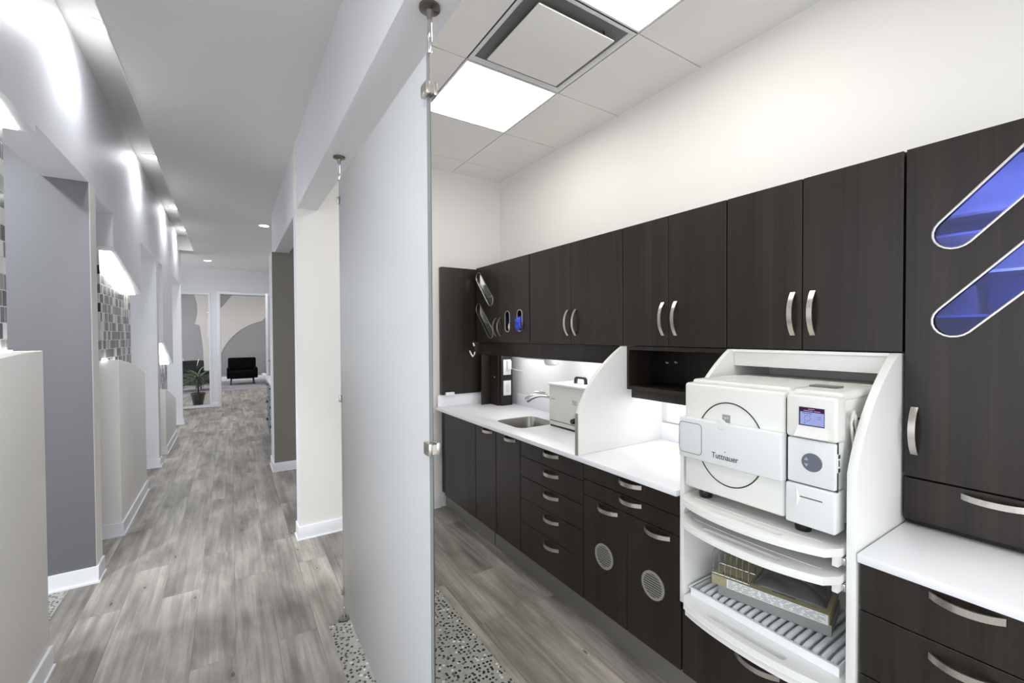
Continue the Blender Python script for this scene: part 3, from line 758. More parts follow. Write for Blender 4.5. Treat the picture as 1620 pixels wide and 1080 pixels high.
obj('cable', tube(nb(), [(2.066, 3.225, 1.23), (2.09, 3.215, 1.215), (2.12, 3.20, 1.205), (2.137, 3.15, 1.20)], .003, 8), M['cable'], t)
# tall far-corner panel
tag(obj('upright_board', box(nb(), 1.535, 2.15, 3.50, 3.56, CT+.102, 2.11, .002), M['wood']), 'tall dark wood board on the far wall beside the corner wall cupboard', 'board')
tag(obj('switch_box', box(nb(), 1.56, 1.635, 3.465, 3.498, CT+.101, CT+.125, .003), M['white']), 'small white box on the upstand in the far corner', 'switch box')
tag(obj('coat_hook', tube(nb(), [(1.835, 3.494, 1.445), (1.835, 3.485, 1.432), (1.838, 3.478, 1.42)], [.006, .007, .010], 10), M['white']), 'small white hook at the corner under the wall cupboard, upper one', 'hook')
tag(obj('coat_hook', ribbon(nb(), [(1.80, 3.497, 1.375), (1.80, 3.47, 1.35), (1.81, 3.455, 1.325), (1.825, 3.45, 1.35), (1.83, 3.46, 1.365)], (1, 0, .3), .012, .006), M['white']), 'bent white clip at the corner below the wall cupboard, lower one', 'hook')

# ================================================================== WALL CUPBOARDS
XU, UB, UT = 1.84, 1.455, 2.11
def carcass(bm, y0, y1, z0, z1, x0, x1, th=.016, shelves=()):
    box(bm, x0, x1, y0, y0+th, z0, z1); box(bm, x0, x1, y1-th, y1, z0, z1)
    box(bm, x0, x1, y0+th, y1-th, z0, z0+th); box(bm, x0, x1, y0+th, y1-th, z1-th, z1)
    box(bm, x1-.008, x1, y0+th, y1-th, z0+th, z1-th)
    return bm
def slot_ring(par, c0, c1, r, X):
    bm = nb(); o_ = stadium(c0, c1, r); i_ = stadium(c0, c1, r-.007)
    plate(bm, 'x', o_, [i_], X-.005, X, bev=.0015)
    return obj('slot_frame', bm, M['steel'], par)
def ucab(label, y0, y1): return thing('wall_cupboard', label, 'wall cupboard', (2.0, (y0+y1)/2, UB))
# far corner pair with slanted slots and glove slots
t = ucab('corner wall cupboard with slanted steel-rimmed slots and two blue glove slots', 2.614, 3.44)
obj('body', carcass(nb(), 2.614, 3.44, UB, UT, XU+.021, 2.155), M['wood'], t)
obj('liner', box(nb(), 2.135, 2.146, 3.08, 3.42, UB+.02, UT-.02), M['lam'], t)
obj('liner', box(nb(), 1.868, 2.134, 3.415, 3.423, UB+.02, UT-.02), M['lam'], t)
obj('unseen_led_strip', box(nb(), 1.90, 1.92, 3.10, 3.40, 2.085, 2.089), M['bar'], t)  # strip added to brighten the inside behind the slots
for z in (1.62, 1.735, 1.85, 1.955): obj('shelf', box(nb(), 1.90, 2.134, 3.08, 3.414, z, z+.008), M['lam'], t)
s1 = ((3.392, 2.022), (3.188, 1.808)); s2 = ((3.392, 1.748), (3.188, 1.535))
d = front('door', t, 3.065, 3.438, UB, UT, X=XU, handle=('v', 3.098, 1.583, .15), holes=[stadium(*s1, .045), stadium(*s2, .045)])
slot_ring(d, *s1, .049, XU); slot_ring(d, *s2, .049, XU)
g1 = ((2.918, 1.575), (2.918, 1.672)); g2 = ((2.744, 1.578), (2.744, 1.675))
d = front('door', t, 2.616, 3.065, UB, UT, X=XU, handle=('v', 3.028, 1.583, .15), holes=[stadium(*g1, .032), stadium(*g2, .032)])
slot_ring(d, *g1, .037, XU); slot_ring(d, *g2, .037, XU)
tag(obj('glove_box', box(nb(), 1.868, 1.93, 2.855, 3.0, UB+.017, 1.76, .002), M['bluebox']), 'dark blue glove box behind the left glove slot', 'glove box')
tag(obj('glove_box', box(nb(), 1.868, 1.93, 2.66, 2.82, UB+.017, 1.63, .002), M['bluebox']), 'dark blue glove box behind the right glove slot', 'glove box')
tag(obj('tissue', tube(nb(), [(1.866, 2.905, 1.61), (1.852, 2.902, 1.60), (1.846, 2.90, 1.575), (1.85, 2.905, 1.555)], [.010, .013, .012, .006], 10), M['white']), 'white tissue tip poking out of the left glove slot', 'tissue')
bm = nb()
tube(bm, [(1.866, 2.745, 1.625), (1.845, 2.745, 1.635), (1.822, 2.742, 1.622), (1.815, 2.738, 1.605)], [.018, .026, .028, .018], 12)
for dy, dz in ((-.035, -.05), (-.018, -.065), (.0, -.062), (.016, -.06), (.028, -.045)):
    tube(bm, [(1.828, 2.742+dy*.35, 1.615), (1.818, 2.742+dy*.8, 1.615+dz*.5), (1.822, 2.742+dy, 1.615+dz)], [.013, .010, .006], 8)
tag(obj('glove', bm, M['glove'], ang=60), 'crumpled bright blue glove hanging out of the right glove slot', 'glove')
def pair(label, y0, ym, y1, h0, h1, hz=1.595):
    t = ucab(label, y0, y1)
    obj('body', box(nb(), XU+.0215, 2.155, y0+.0015, y1-.0015, UB, UT), M['wood'], t)
    front('door', t, ym, y1, UB, UT, X=XU, handle=('v', h1, hz, .165)); front('door', t, y0, ym, UB, UT, X=XU, handle=('v', h0, hz, .165))
pair('two-door dark wall cupboard above the ultrasonic cleaner', 1.714, 2.155, 2.612, 2.108, 2.184)
pair('two-door dark wall cupboard above the open black niche', 1.106, 1.411, 1.712, 1.366, 1.441)
pair('two-door dark wall cupboard above the white autoclave bay', .503, .802, 1.104, .765, .834)
# open niche
t = thing('open_niche_shelf', 'open black shelf box under the wall cupboards beside the autoclave bay', 'shelf', (2.0, 1.40, 1.215))
bm = nb(); y0, y1, z0, z1 = 1.100, 1.686, 1.215, 1.452
box(bm, 1.845, 2.155, y0, y0+.016, z0, z1); box(bm, 1.845, 2.155, y1-.016, y1, z0, z1); box(bm, 1.845, 2.155, y0+.016, y1-.016, z0, z0+.02)
box(bm, 1.845, 2.155, y0+.016, y1-.016, z1-.02, z1); box(bm, 2.14, 2.155, y0+.016, y1-.016, z0+.02, z1-.02)
obj('body', bm, M['wood'], t)
obj('valance', box(nb(), 1.865, 1.885, y0, 1.672, 1.168, 1.214, .001), M['wood'], t)
for yy_, zz_ in ((1.64, 1.35), (1.58, 1.355)):
    obj('hook', tube(nb(), [(2.139, yy_, zz_), (2.125, yy_, zz_), (2.122, yy_, zz_+.006)], [.004, .004, .005], 8), M['white'], t)
tag(obj('light_valance', box(nb(), 1.862, 1.882, 1.714, 3.43, 1.345, 1.454, .001), M['wood']), 'long dark board under the wall cupboards hiding the counter lights', 'valance')
for (y0, y1, x, z, lb) in ((2.66, 3.2, 2.02, 1.43, 'under-cupboard light bar left of the sink'), (1.75, 2.45, 2.02, 1.43, 'under-cupboard light bar above the cleaner'), (1.14, 1.64, 2.02, 1.19, 'light bar under the open black niche')):
    t = thing('under_cabinet_light', lb, 'light bar', (x, (y0+y1)/2, z))
    obj('housing', box(nb(), x-.03, x+.03, y0, y1, z+.004, z+.0245, .002), M['white'], t)
    obj('diffuser', box(nb(), x-.025, x+.025, y0+.01, y1-.01, z, z+.0038), M['bar'], t)
t = thing('under_cabinet_fitting', 'round-ended white fitting hanging under the wall cupboard above the sink', 'fitting', (2.0, 2.57, 1.29))
bm = nb(); lathe(bm, [(0, 0), (.03, 0), (.05, .012), (.056, .03), (.056, .165), (0, .165)], (2.0, 2.565, 1.288)); obj('bowl', bm, M['white'], t)
obj('arm', box(nb(), 1.985, 2.015, 2.62, 2.93, 1.325, 1.345, .004), M['white'], t)
# backsplash outlet behind autoclave
t = thing('wall_outlet', 'white double outlet on the backsplash left of the autoclave', 'outlet', (2.16, 1.62, 1.0))
obj('plate', box(nb(), 2.158, 2.1675, 1.55, 1.665, 1.0, 1.12, .002), M['white'], t)
obj('sockets', box(nb(), 2.156, 2.158, 1.59, 1.625, 1.02, 1.10, .001), M['plastic2'], t)
t = thing('wall_outlet', 'small outlet plate on the far wall left of the base cabinets', 'outlet', (1.49, 3.55, .46))
obj('plate', box(nb(), 1.455, 1.525, 3.548, 3.5555, .45, .565, .002), M['white'], t)
obj('sockets', box(nb(), 1.475, 1.505, 3.546, 3.548, .47, .545, .001), M['plastic2'], t)

# ================================================================== TALL CUPBOARD AT RIGHT
t = thing('tall_cupboard', 'tall dark wall cupboard at right edge with slanted blue-lit slots', 'cupboard', (2.0, .29, .9))
obj('body', carcass(nb(), .085, .500, 1.055, UT, XU+.021, 2.155), M['wood'], t)
obj('drawer_box', box(nb(), XU+.021, 2.155, .087, .498, .90, 1.052), M['wood_in'], t)
obj('liner', box(nb(), 2.130, 2.146, .102, .483, 1.09, UT-.017), M['lam'], t)
for z in (1.567, 1.70, 1.825, 1.89): obj('shelf', box(nb(), 1.93, 2.129, .102, .483, z, z+.008), M['lam'], t)
q1 = ((.385, 1.822), (.165, 2.052)); q2 = ((.385, 1.555), (.165, 1.785))
d = front('door', t, .086, .499, 1.055, UT, X=XU, handle=('v', .472, 1.205, .15), holes=[stadium(*q1, .047), stadium(*q2, .047)])
slot_ring(d, *q1, .052, XU); slot_ring(d, *q2, .052, XU)
bm = nb(); plate(bm, 'x', stadium(*q1, .0465), [], XU+.006, XU+.009); obj('blue_pane', bm, M['bluepane'], d)
bm = nb(); plate(bm, 'x', stadium(*q2, .0465), [], XU+.006, XU+.009); obj('blue_pane', bm, M['bluepane'], d)
front('drawer', t, .086, .499, .915, 1.052, X=XU, handle=('h', .293, 1.028, .14))
for z, m_, y_ in ((2.085, 'bar2', .48), (1.768, 'bar2', .30)):
    obj('unseen_led_strip', box(nb(), 1.872, 1.884, .12, y_, z, z+.004), M[m_], t)
tag(obj('storage_carton', box(nb(), 1.95, 2.10, .36, .475, 1.5755, 1.665, .002), M['cardgrey']), 'grey carton seen through the lower blue slot', 'carton')

# ================================================================== WHITE DIVIDER AND AUTOCLAVE BAY
def side_outline(z0, xf=1.49, zb=1.115):
    pts = [(2.15, z0), (xf, z0), (xf, zb)]
    P0, P1, P2 = Vector((xf, zb)), Vector((xf+.085, zb+.205)), Vector((1.815, 1.452))
    for i in range(1, 15):
        s = i/14; p = P0*(1-s)**2+P1*2*s*(1-s)+P2*s*s; pts.append((p.x, p.y))
    return pts
bm = nb(); plate(bm, 'y', side_outline(CT+.0008)+[(2.15, 1.452)], [], 1.689, 1.709, bev=.0015)
dvp = tag(obj('divider_panel', bm, M['lam']), 'curved white upright divider on the worktop between cleaner and niche', 'divider')
obj('edge_strip', box(nb(), 1.486, 1.4898, 1.688, 1.710, CT+.001, 1.113), M['steel'], dvp)['label'] = 'metal strip on the front edge'
t = thing('autoclave_bay', 'white bay with curved sides and pull-out shelves around the autoclave', 'equipment bay', (1.8, .8, .455))
bm = nb(); plate(bm, 'y', side_outline(.455)+[(2.15, 1.452)], [], 1.068, 1.0865, bev=.0015); obj('side_panel', bm, M['lam'], t)
bm = nb(); plate(bm, 'y', side_outline(.455)+[(2.15, 1.452)], [], .506, .530, bev=.0015); obj('side_panel', bm, M['lam'], t)
obj('back_panel', box(nb(), 2.13, 2.15, .531, 1.0675, .455, 1.452), M['lam'], t)
obj('floor_panel', box(nb(), 1.50, 2.128, .531, 1.0675, .456, .470), M['lam'], t)
bm = nb(); box(bm, 1.835, 1.855, .531, 1.0675, 1.382, 1.440, .001); box(bm, 1.822, 2.13, .531, 1.0675, 1.441, 1.452); obj('top_rail', bm, M['lam'], t)
def curved_shelf(z1, xc, xb, th=.024, apron=0, y0=.538, y1=1.063, slot=True, name='pull_out_shelf', ridge=True, dp=.012):
    n = 18; fr = []
    for i in range(n+1):
        s = -1+2*i/n; y = (y0+y1)/2+s*(y1-y0)/2*1.015
        d = (xc-xb)*(1-abs(s)**2.3)
        e = .03*max(0, abs(s)-.93)/.07
        fr.append((xc-d+e, y))
    out = fr+[(2.08, y1-.0), (2.08, y0)]
    out[0] = (fr[0][0], y0); out[n] = (fr[n][0], y1)
    bm = nb(); plate(bm, 'z', out, [], z1-th, z1-dp)
    inner = [(x+.0015, y) for x, y in out[:n+1]]+out[n+1:]
    ys0 = .80; sl = stadium((xb+.045, ys0-.11), (xb+.045, ys0+.13), .0135, 8)
    plate(bm, 'z', inner, [sl], z1-dp, z1)
    if ridge:
        rp = [(xb+.085+.018*((y-(y0+y1)/2)/.25)**2, y, z1) for y in [y0+.05+(y1-y0-.1)*i/14 for i in range(15)]]
        ribbon(bm, rp, (1, 0, 0), .006, .003)
    if apron:
        ap = [(x+.012, y) for x, y in fr]; ap[0] = (fr[0][0]+.012, y0+.004); ap[n] = (fr[n][0]+.012, y1-.004)
        inn = [(x+.014, y) for x, y in ap[::-1]]
        plate(bm, 'z', ap+inn, [], z1-th-apron, z1-th+.001)
    return obj(name, bm, M['lam'], t)
s1_ = curved_shelf(.893, 1.452, 1.385)
s2_ = curved_shelf(.815, 1.440, 1.378)
s3_ = curved_shelf(.492, 1.452, 1.412, apron=.028, ridge=False, dp=.022)
for s, z in ((s1_, .842), (s2_, .766)):
    bm = nb(); box(bm, 1.50, 2.0, .531, .537, z, z+.024); box(bm, 1.487, 1.50, .531, .541, z+.002, z+.022, .001); box(bm, 1.50, 2.0, 1.0635, 1.0675, z, z+.024); box(bm, 1.487, 1.50, 1.060, 1.0675, z+.002, z+.022, .001)
    obj('slide_rail', bm, M['chrome'], s)
    for a_, b_ in ((.541, .556), (1.045, 1.060)):
        obj('runner_block', box(nb(), 1.465, 1.99, a_, b_, z, z+.0265 if s is s1_ else z+.0245), M['lam'], s)

# ================================================================== AUTOCLAVE
AY0, AY1, AZ0, AZ1, AX0 = .552, 1.046, .932, 1.345, 1.470
t = thing('autoclave', 'large white tabletop autoclave with round door, colour screen and grey button', 'autoclave', (1.7, .8, .893))
obj('body', box(nb(), AX0+.03, 1.99, AY0+.004, AY1-.004, AZ0+.006, AZ1-.012, .012, 3), M['plastic'], t)
def fascia(bm, y0, y1, z0, z1, x0, x1, bev): box(bm, x0, x1, y0, y1, z0, z1, bev, 3)
bm = nb(); fascia(bm, .689, AY1+.006, AZ0, AZ1-.012, AX0, AX0+.06, .012)
box(bm, AX0+.04, 1.80, .689, AY1, AZ1-.03, AZ1, .010, 3)
obj('front_cover', bm, M['plastic'], t)
bm = nb(); fascia(bm, AY0-.006, .684, 1.198, AZ1-.014, AX0-.004, AX0+.06, .010); box(bm, AX0+.04, 1.80, AY0-.002, .684, AZ1-.03, AZ1-.002, .010, 3)
sc = obj('screen_cover', bm, M['plastic'], t)
obj('keypad_cover', box(nb(), AX0-.002, AX0+.06, AY0-.002, .680, 1.058, 1.196, .005, 3), M['plastic2'], t)
pd = obj('printer_cover', box(nb(), AX0-.006, AX0+.06, AY0-.004, .684, AZ0-.002, 1.054, .006, 3), M['plastic2'], t)
obj('gap', box(nb(), AX0+.010, AX0+.02, .55, .692, AZ0+.01, AZ1-.03), M['groove'], t)
# door ring and panel inside
bm = nb(); pts = [(AX0-.0005, .872+.123*math.cos(a), 1.127+.148*math.sin(a)) for a in [2*PI*i/64 for i in range(64)]]
tube(bm, pts, .0022, 6, closed=True); obj('door_seam', bm, M['groove'], t)
dp = nb(); box(dp, AX0-.026, AX0+.01, .686, AY1+.012, 1.052, 1.204, .005, 3)
dr = obj('door_band', dp, M['plastic2'], t)
bm = nb(); X = AX0-.0262
def outline_line(bm, loop, w=.0012):
    tube(bm, [(X, a, b) for a, b in loop], w, 6, closed=True)
outline_line(bm, rrect(.962, 1.056, 1.072, 1.186, .014)); obj('handle_outline', bm, M['toe'], dr)
bm = nb(); lathe(bm, [(0, -.002), (.017, -.002), (.019, 0), (0, 0)], (AX0-.026, .885, 1.200), 'x'); 
obj('thumb_notch', bm, M['plastic'], dr)
obj('indicator', box(nb(), AX0-.0012, AX0+.001, .868, .897, 1.205, 1.232, .0005), M['ink'], t)
text_obj('indicator_text', 'SET', .011, M['label'], t, (AX0-.0014, .8825, 1.219))
text_obj('brand_lettering', 'Tuttnauer', .029, M['inkd'], dr, (AX0-.0266, .873, 1.086), sx=.82)
obj('brand_dot', box(nb(), AX0-.0272, AX0-.0262, .869, .873, 1.104, 1.107), M['greybtn'], dr)
# screen
bz = obj('screen_bezel', box(nb(), AX0-.0055, AX0-.0035, .577, .646, 1.239, 1.295, .0006), M['black'], sc)
XS = AX0-.0058
s = obj('display', box(nb(), XS-.0003, XS, .578, .642, 1.242, 1.294), M['scr'], sc)
obj('display_header', box(nb(), XS-.0006, XS-.0003, .578, .642, 1.281, 1.294), M['scrh'], s)
bm = nb()
for (a, b, z) in ((.603, .620, 1.2905), (.588, .604, 1.285), (.607, .632, 1.2853)): box(bm, XS-.0009, XS-.0006, a, b, z-.0012, z+.0006)
obj('display_lettering', bm, M['scrt'], s)
bm = nb()
for k in range(8):
    a = 2*PI*k/8; box(bm, XS-.0006, XS-.0003, .622+.0085*math.cos(a)-.0012, .622+.0085*math.cos(a)+.0012, 1.262+.0085*math.sin(a)-.0012, 1.262+.0085*math.sin(a)+.0012)
box(bm, XS-.0006, XS-.0003, .610, .636, 1.276, 1.278); box(bm, XS-.0006, XS-.0003, .586, .596, 1.268, 1.2692); box(bm, XS-.0006, XS-.0003, .586, .596, 1.262, 1.2632)
box(bm, XS-.0006, XS-.0003, .628, .631, 1.246, 1.249)
obj('display_marks', bm, M['scrd'], s)
bm = nb()   # sloping sill below the screen
v = [bm.verts.new(p) for p in ((AX0-.0045, .568, 1.236), (AX0-.0045, .650, 1.236), (AX0-.0145, .656, 1.205), (AX0-.0145, .566, 1.205), (AX0+.0, .568, 1.236), (AX0+.0, .650, 1.236), (AX0, .656, 1.203), (AX0, .566, 1.203))]
for f in ((0, 1, 2, 3), (4, 5, 6, 7), (0, 1, 5, 4), (1, 2, 6, 5), (2, 3, 7, 6), (3, 0, 4, 7)): bm.faces.new([v[i] for i in f])
obj('screen_sill', bm, M['plastic'], sc)
kp = obj('keypad', lathe(nb(), [(0, -.003), (.0265, -.003), (.028, -.001), (.028, 0), (0, 0)], (AX0-.002, .611, 1.129), 'x', 40), M['greybtn'], t)
for (yy_, zz_, up) in ((.625, 1.138, 1), (.625, 1.120, -1)):
    bm = nb(); plate(bm, 'x', [(yy_-.006, zz_-.004*up), (yy_+.006, zz_-.004*up), (yy_, zz_+.006*up)], [], AX0-.0056, AX0-.0049); obj('arrow_mark', bm, M['bluebtn'], kp)
for (yy_, zz_) in ((.603, 1.133), (.607, 1.116)):
    obj('button_mark', lathe(nb(), [(0, -.0006), (.007, -.0006), (.007, 0), (0, 0)], (AX0-.005, yy_, zz_), 'x', 20), M['greybtn'], kp)
obj('paper_slot', box(nb(), AX0-.0066, AX0-.0058, .581, .645, 1.0175, 1.0205), M['groove'], pd)
bm = nb(); v = [bm.verts.new(p) for p in ((AX0-.006, .652, 1.045), (AX0-.006, .652, .985), (AX0-.013, .648, 1.015), (AX0-.006, .640, 1.015))]
for f in ((0, 1, 2), (0, 2, 3), (1, 3, 2)): bm.faces.new([v[i] for i in f])
obj('slot_wedge', bm, M['plastic'], pd)
bm = nb(); box(bm, AX0+.006, AX0+.026, AY0-.0045, AY0-.002, 1.112, 1.165, .0006); pt = obj('port_plate', bm, M['plastic'], t)
bm = nb(); box(bm, AX0+.010, AX0+.022, AY0-.0055, AY0-.0045, 1.113, 1.124); box(bm, AX0+.010, AX0+.022, AY0-.0055, AY0-.0045, 1.153, 1.164); box(bm, AX0+.012, AX0+.018, AY0-.0055, AY0-.0045, 1.130, 1.148); obj('port', bm, M['black'], pt)
obj('side_screw', lathe(nb(), [(0, -.0015), (.004, -.0015), (.004, 0), (0, 0)], (1.52, AY0+.004, .978), 'y', 16), M['toe'], t)
bm = nb()
for k in range(5): box(bm, 1.60, 1.75, AY0+.002, AY0+.004, 1.13+k*.03, 1.134+k*.03)
obj('side_louvre', bm, M['toe'], t)
bm = nb()
for (x, y) in ((1.53, 1.0), (1.53, .66), (1.93, 1.0), (1.93, .66)): lathe(bm, [(0, 0), (.022, 0), (.024, .012), (.022, .046), (0, .046)], (x, y, .8935), n=20)
obj('feet', bm, M['black'], t)
bm = nb()
lathe(bm, [(0, 0), (.016, 0), (.014, .003), (0, .003)], (1.58, .93, AZ1+.0002), n=20)
obj('top_cap', bm, M['plastic2'], t)
obj('water_cap_recess', box(nb(), 1.61, 1.66, .60, .68, AZ1-.001, AZ1+.003, .001), M['toe'], t)
obj('rear_hood', box(nb(), 1.82, 1.985, .56, 1.04, AZ1-.02, AZ1-.004, .003), M['plastic'], t)
# coiled cable hanging on the machine's right side
bm = nb()
for k in range(4):
    o_ = .004*k
    tube(bm, [(1.545+o_*.5, .541, 1.255-.002*k), (1.556+o_, .539, 1.285), (1.572+o_, .541, 1.27), (1.588+o_*1.3, .541, 1.22), (1.595+o_, .541, 1.16), (1.583+o_, .541, 1.14), (1.565+o_, .541, 1.18)], .0028, 6, closed=True)
tag(obj('coiled_cable', bm, M['cable'], ang=80), 'coiled pale cable tucked between the autoclave and bay side', 'cable')

# ================================================================== CONTENTS OF THE LOWEST PULL-OUT
ZS = .4925
t = thing('plastic_tray', 'translucent white ribbed plastic tray on the lowest pull-out shelf', 'tray', (1.68, .805, ZS))
bm = nb(); x0, x1, y0, y1 = 1.512, 1.86, .556, 1.046
box(bm, x0, x1, y0, y1, ZS, ZS+.003); 
for s in ((x0-.004, x0, y0-.004, y1+.004), (x1, x1+.004, y0-.004, y1+.004), (x0, x1, y0-.004, y0), (x0, x1, y1, y1+.004)): box(bm, *s, ZS, ZS+.034)
box(bm, x0-.012, x0, y0-.006, y1+.008, ZS+.031, ZS+.034); box(bm, x0, x1, y1, y1+.010, ZS+.031, ZS+.034)
obj('tub', bm, M['tray'], t)
for k in range(18):
    y = y0+.022+k*.0262
    bm = nb(); tube(bm, [(x0+.012, y, ZS+.004), (x0+.03, y, ZS+.016), (x0+.05, y, ZS+.018), (x1-.02, y, ZS+.018)], [.005, .009, .009, .009], 8)
    obj('rib', bm, M['tray'], t, ang=80)
# carton lying across it
P0 = Vector((1.545, .985)); P1 = Vector((1.632, .625)); dv = (P1-P0).normalized(); nv = Vector((-dv.y, dv.x)); L_ = (P1-P0).length
if nv.x < 0: nv = -nv
Zb = ZS+.0275
def obx(u0, u1, n0, n1, z0, z1, bev=0.0):
    bmx = nb(); box(bmx, u0, u1, n0, n1, z0, z1, bev)
    R = Matrix(((dv.x, nv.x, 0, P0.x), (dv.y, nv.y, 0, P0.y), (0, 0, 1, 0), (0, 0, 0, 1)))
    bmesh.ops.transform(bmx, matrix=R, verts=bmx.verts); return bmx
t = thing('carton', 'flat tan carton with printed white side lying on the ribbed tray', 'carton', (P0.x+dv.x*L_/2+nv.x*.09, P0.y+dv.y*L_/2+nv.y*.09, Zb))
obj('tray_half', obx(.02, L_+.004, .012, .20, Zb, Zb+.040), M['cardgrey'], t)
bmc = obx(0, L_, 0, .21, Zb+.041, Zb+.076, .001); obj('lid', bmc, M['card'], t)
lb_ = obj('printed_label', obx(.055, L_-.004, -.0012, 0, Zb+.0425, Zb+.0755), M['label'], t)
bm = nb(); random.seed(3)
for r in range(6):
    u = .06
    while u < L_-.03:
        w_ = random.uniform(.010, .028); tb = obx(u, min(u+w_, L_-.008), -.0018, -.0012, Zb+.0465+r*.0048, Zb+.0482+r*.0048); merge(bm, tb); u += w_+random.uniform(.003, .012)
obj('print_lines', bm, M['ink'], lb_)
bm = nb()
for k in range(9): merge(bm, obx(.03+k*.010, .037+k*.010, .028+.001*(k % 2), .033+.003*(k % 3 == 0), Zb+.0760, Zb+.0766))
obj('lid_lettering', bm, M['inkd'], t)
for (a, b, c, d) in ((.20, .27, .025, .035), (.29, .355, .035, .065), (.16, .20, .08, .10)):
    obj('lid_patch', obx(a, b, c, d, Zb+.0760, Zb+.0766), M['greybtn'], t)
# film-wrapped pack on the carton
bm = nb(); nx, ny = 14, 18
grid = [[None]*(ny+1) for _ in range(nx+1)]; grid2 = [[None]*(ny+1) for _ in range(nx+1)]
R = Matrix(((dv.x, nv.x, 0, P0.x), (dv.y, nv.y, 0, P0.y), (0, 0, 1, 0), (0, 0, 0, 1)))
random.seed(11)
for i in range(nx+1):
    for j in range(ny+1):
        u, v_ = i/nx, j/ny
        e = (1-(2*u-1)**4)*(1-(2*v_-1)**4)
        h = .026*e+.006*e*math.sin(9*u+7*v_)+.003*e*random.uniform(-1, 1)
        pp = R @ Vector((.135+.222*v_, .03+.165*u, 0))
        grid[i][j] = bm.verts.new((pp.x, pp.y, Zb+.0785+h)); grid2[i][j] = bm.verts.new((pp.x, pp.y, Zb+.0778))
for i in range(nx):
    for j in range(ny):
        bm.faces.new((grid[i][j], grid[i+1][j], grid[i+1][j+1], grid[i][j+1])); bm.faces.new((grid2[i][j], grid2[i][j+1], grid2[i+1][j+1], grid2[i+1][j]))
for i in range(nx):
    bm.faces.new((grid[i][0], grid2[i][0], grid2[i+1][0], grid[i+1][0])); bm.faces.new((grid[i][ny], grid[i+1][ny], grid2[i+1][ny], grid2[i][ny]))
for j in range(ny):
    bm.faces.new((grid[0][j], grid[0][j+1], grid2[0][j+1], grid2[0][j])); bm.faces.new((grid[nx][j], grid2[nx][j], grid2[nx][j+1], grid[nx][j+1]))
tag(obj('wrapped_pack', bm, M['wrap'], ang=80), 'dark film-wrapped pack lying on top of the tan carton', 'pack')
# wire rack
t = thing('wire_rack', 'small chrome wire rack standing at the back of the carton', 'rack', (1.60, .93, Zb+.077))
def rp(u, n, z): p = R @ Vector((u, n, 0)); return (p.x, p.y, z)
zr = Zb+.080
bm = nb(); tube(bm, [rp(-.0, .006, zr), rp(.13, .006, zr), rp(.13, .095, zr), rp(-.0, .095, zr)], .0016, 6, closed=True); obj('base_frame', bm, M['chrome'], t)
for k in range(7):
    u = .004+k*.0205; h = .084
    bm = nb(); tube(bm, [rp(u, .006, zr), rp(u, .006, zr+h-.006), rp(u, .012, zr+h), rp(u, .089, zr+h), rp(u, .095, zr+h-.006), rp(u, .095, zr)], .0016, 6)
    obj('wire_loop', bm, M['chrome'], t)

# ================================================================== FAR LOUNGE FURNITURE
def armchair(loc, rz, label, w=.70, d=.66):
    t = thing('armchair', label, 'armchair', loc); o0 = ORG[t.name]; 
    def B(*a, **k): bm = nb(); box(bm, *a, **k); bmesh.ops.translate(bm, verts=bm.verts, vec=o0); return bm
    obj('seat', B(-w/2+.08, w/2-.08, -d/2, d/2-.1, .19, .42, bev=.03), M['blackcloth'], t)
    obj('backrest', B(-w/2+.03, w/2-.03, d/2-.16, d/2, .22, .82, bev=.04), M['blackcloth'], t)
    for s in (-1, 1): obj('arm', B(s*(w/2-.09), s*w/2, -d/2+.02, d/2-.04, .20, .52, bev=.03), M['blackcloth'], t)
    for sx in (-1, 1):
        for sy in (-1, 1):
            bm = nb(); tube(bm, [o0+Vector((sx*(w/2-.12), sy*(d/2-.12), .22)), o0+Vector((sx*(w/2-.10), sy*(d/2-.10), .001))], [.026, .020], 10); obj('leg', bm, M['black'], t)
    t.rotation_euler.z = rz; return t
tag(obj('rug', box(nb(), -2.0, 1.45, 14.45, 16.75, .0005, .010, .003), M['rug']), 'mottled grey and mauve rug under the lounge chairs', 'rug')
armchair((.28, 16.15, .0105), 0, 'black armchair facing the corridor, seen through the open doorway', w=.82)
armchair((-.93, 14.9, .0105), .5, 'black armchair behind the plant, seen through the sidelight', w=.95, d=.8)
t = thing('side_table', 'low table with pale top and dark base at the right of the doorway view', 'table', (1.03, 15.7, .010))
obj('top', box(nb(), .80, 1.5, 15.4, 16.0, .30, .335, .004), M['counter'], t)
bm = nb(); tube(bm, [(.92, 15.5, .010), (1.3, 15.9, .30)], .03, 8); tube(bm, [(1.3, 15.5, .010), (.92, 15.9, .30)], .03, 8); obj('base', bm, M['black'], t)
tag(obj('vase', lathe(nb(), [(0, 0), (.035, 0), (.045, .05), (.025, .09), (.02, .14), (.028, .16), (0, .16)], (.93, 15.6, .336)), M['bluebox']), 'small dark vase on the low table', 'vase')
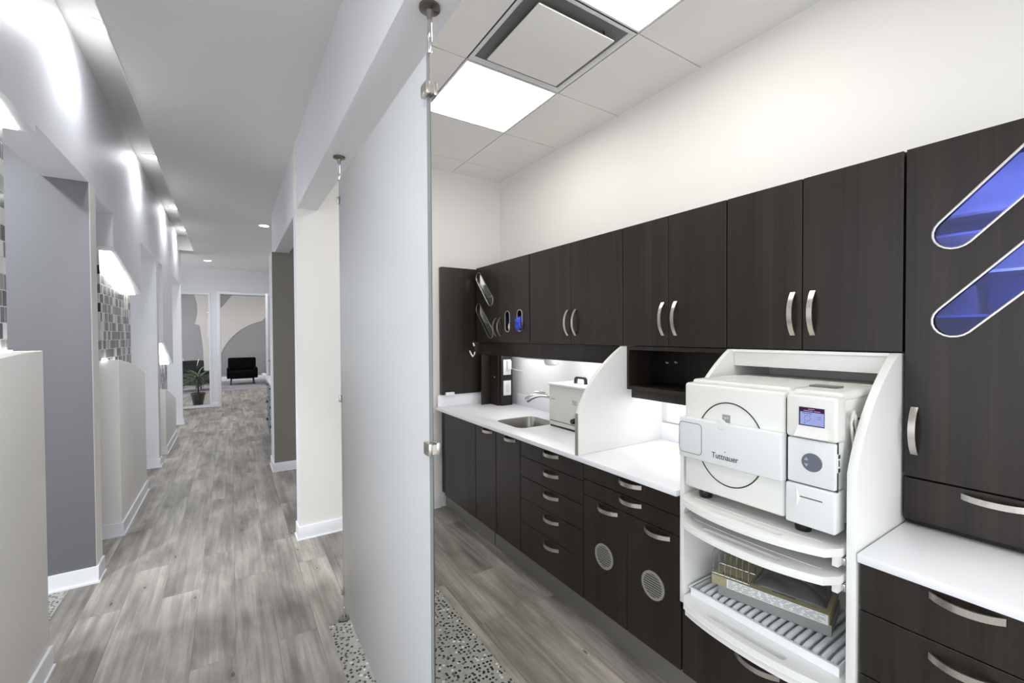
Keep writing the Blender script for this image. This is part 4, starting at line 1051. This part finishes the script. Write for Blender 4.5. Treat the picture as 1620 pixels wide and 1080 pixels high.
# plant
t = thing('potted_plant', 'leafy strap-leaved plant in a dark pot behind the sidelight glass', 'plant', (-.63, 11.78, 0))
pot = obj('pot', lathe(nb(), [(0, 0), (.085, 0), (.13, .24), (.14, .24), (.14, .275), (.118, .275), (.112, .24), (0, .235)], (-.63, 11.78, 0), n=28), M['pot'], t)
obj('soil', lathe(nb(), [(0, .24), (.112, .24), (.112, .248), (0, .252)], (-.63, 11.78, 0), n=24), M['soil'], pot)
random.seed(5)
obj('stem', tube(nb(), [(-.63, 11.78, .24), (-.625, 11.78, .45), (-.63, 11.78, .6)], [.02, .016, .012], 8), M['wood_leg'], t)
bm = nb()
for k in range(130):
    a = random.uniform(0, 2*PI); L2 = random.uniform(.42, .68); el = random.uniform(.25, 1.4); z0 = random.uniform(.38, .62)
    w_ = random.uniform(.014, .024); prev = None; dirx, diry = math.cos(a), math.sin(a)
    for i in range(8):
        s = i/7; r = L2*s*math.cos(el*(1-.5*s)); z = z0+L2*s*math.sin(el)*.9-.42*L2*s*s*1.2
        ww = w_*(1-s)**.6*(.5+.5*min(1, s*6))+.0008
        rr_ = min(r, .44)
        c = Vector((-.63+dirx*rr_, 11.78+diry*rr_*.85, z)); sd = Vector((-diry, dirx, 0))
        cur = (bm.verts.new(c-sd*ww), bm.verts.new(c+Vector((0, 0, -.25*ww))), bm.verts.new(c+sd*ww))
        if prev:
            bm.faces.new((prev[0], prev[1], cur[1], cur[0])); bm.faces.new((prev[1], prev[2], cur[2], cur[1]))
        prev = cur
o = obj('foliage', bm, M['leaf'], t, ang=80)

# ================================================================== CAMERA
cam = bpy.data.cameras.new('camera'); co = bpy.data.objects.new('camera', cam); COL.objects.link(co)
cam.sensor_width = 36; cam.sensor_fit = 'HORIZONTAL'; cam.lens = 689.186/1620*36; cam.clip_start = .05
Rr = ((0.840527919, -0.541743645, -0.005161406), (0.012951424, 0.010568372, 0.999860275), (0.541613403, 0.840477322, -0.015899363))
co.matrix_world = Matrix(((Rr[0][0], Rr[1][0], -Rr[2][0], 0), (Rr[0][1], Rr[1][1], -Rr[2][1], 0), (Rr[0][2], Rr[1][2], -Rr[2][2], 1.52), (0, 0, 0, 1)))
SC.camera = co

# outer walls left open to let in added daylight: behind the camera, left of the treatment rooms and left of the lounge
def portal(loc, rot, sx, sy):
    l = bpy.data.lights.new('daylight_portal', 'AREA'); l.shape = 'RECTANGLE'; l.size = sx; l.size_y = sy; l.cycles.is_portal = True
    o = bpy.data.objects.new('daylight_portal', l); COL.objects.link(o); o.location = loc; o.rotation_euler = rot
portal((-.7, -3.2, 1.5), (PI/2, 0, PI), 5.8, 3.0)
portal((-3.6, 4.0, 1.5), (PI/2, 0, PI/2*3), 14.5, 3.0)
portal((-3.2, 14.4, 1.6), (PI/2, 0, PI/2*3), 6.0, 3.1)
# world : pale daylight
w = bpy.data.worlds.new('World'); SC.world = w; w.use_nodes = True
w.node_tree.nodes['Background'].inputs[0].default_value = (.90, .95, 1, 1); w.node_tree.nodes['Background'].inputs[1].default_value = 2.6
SC.view_settings.view_transform = 'Standard'; SC.view_settings.look = 'None'; SC.view_settings.exposure = 0.0; SC.view_settings.gamma = 1
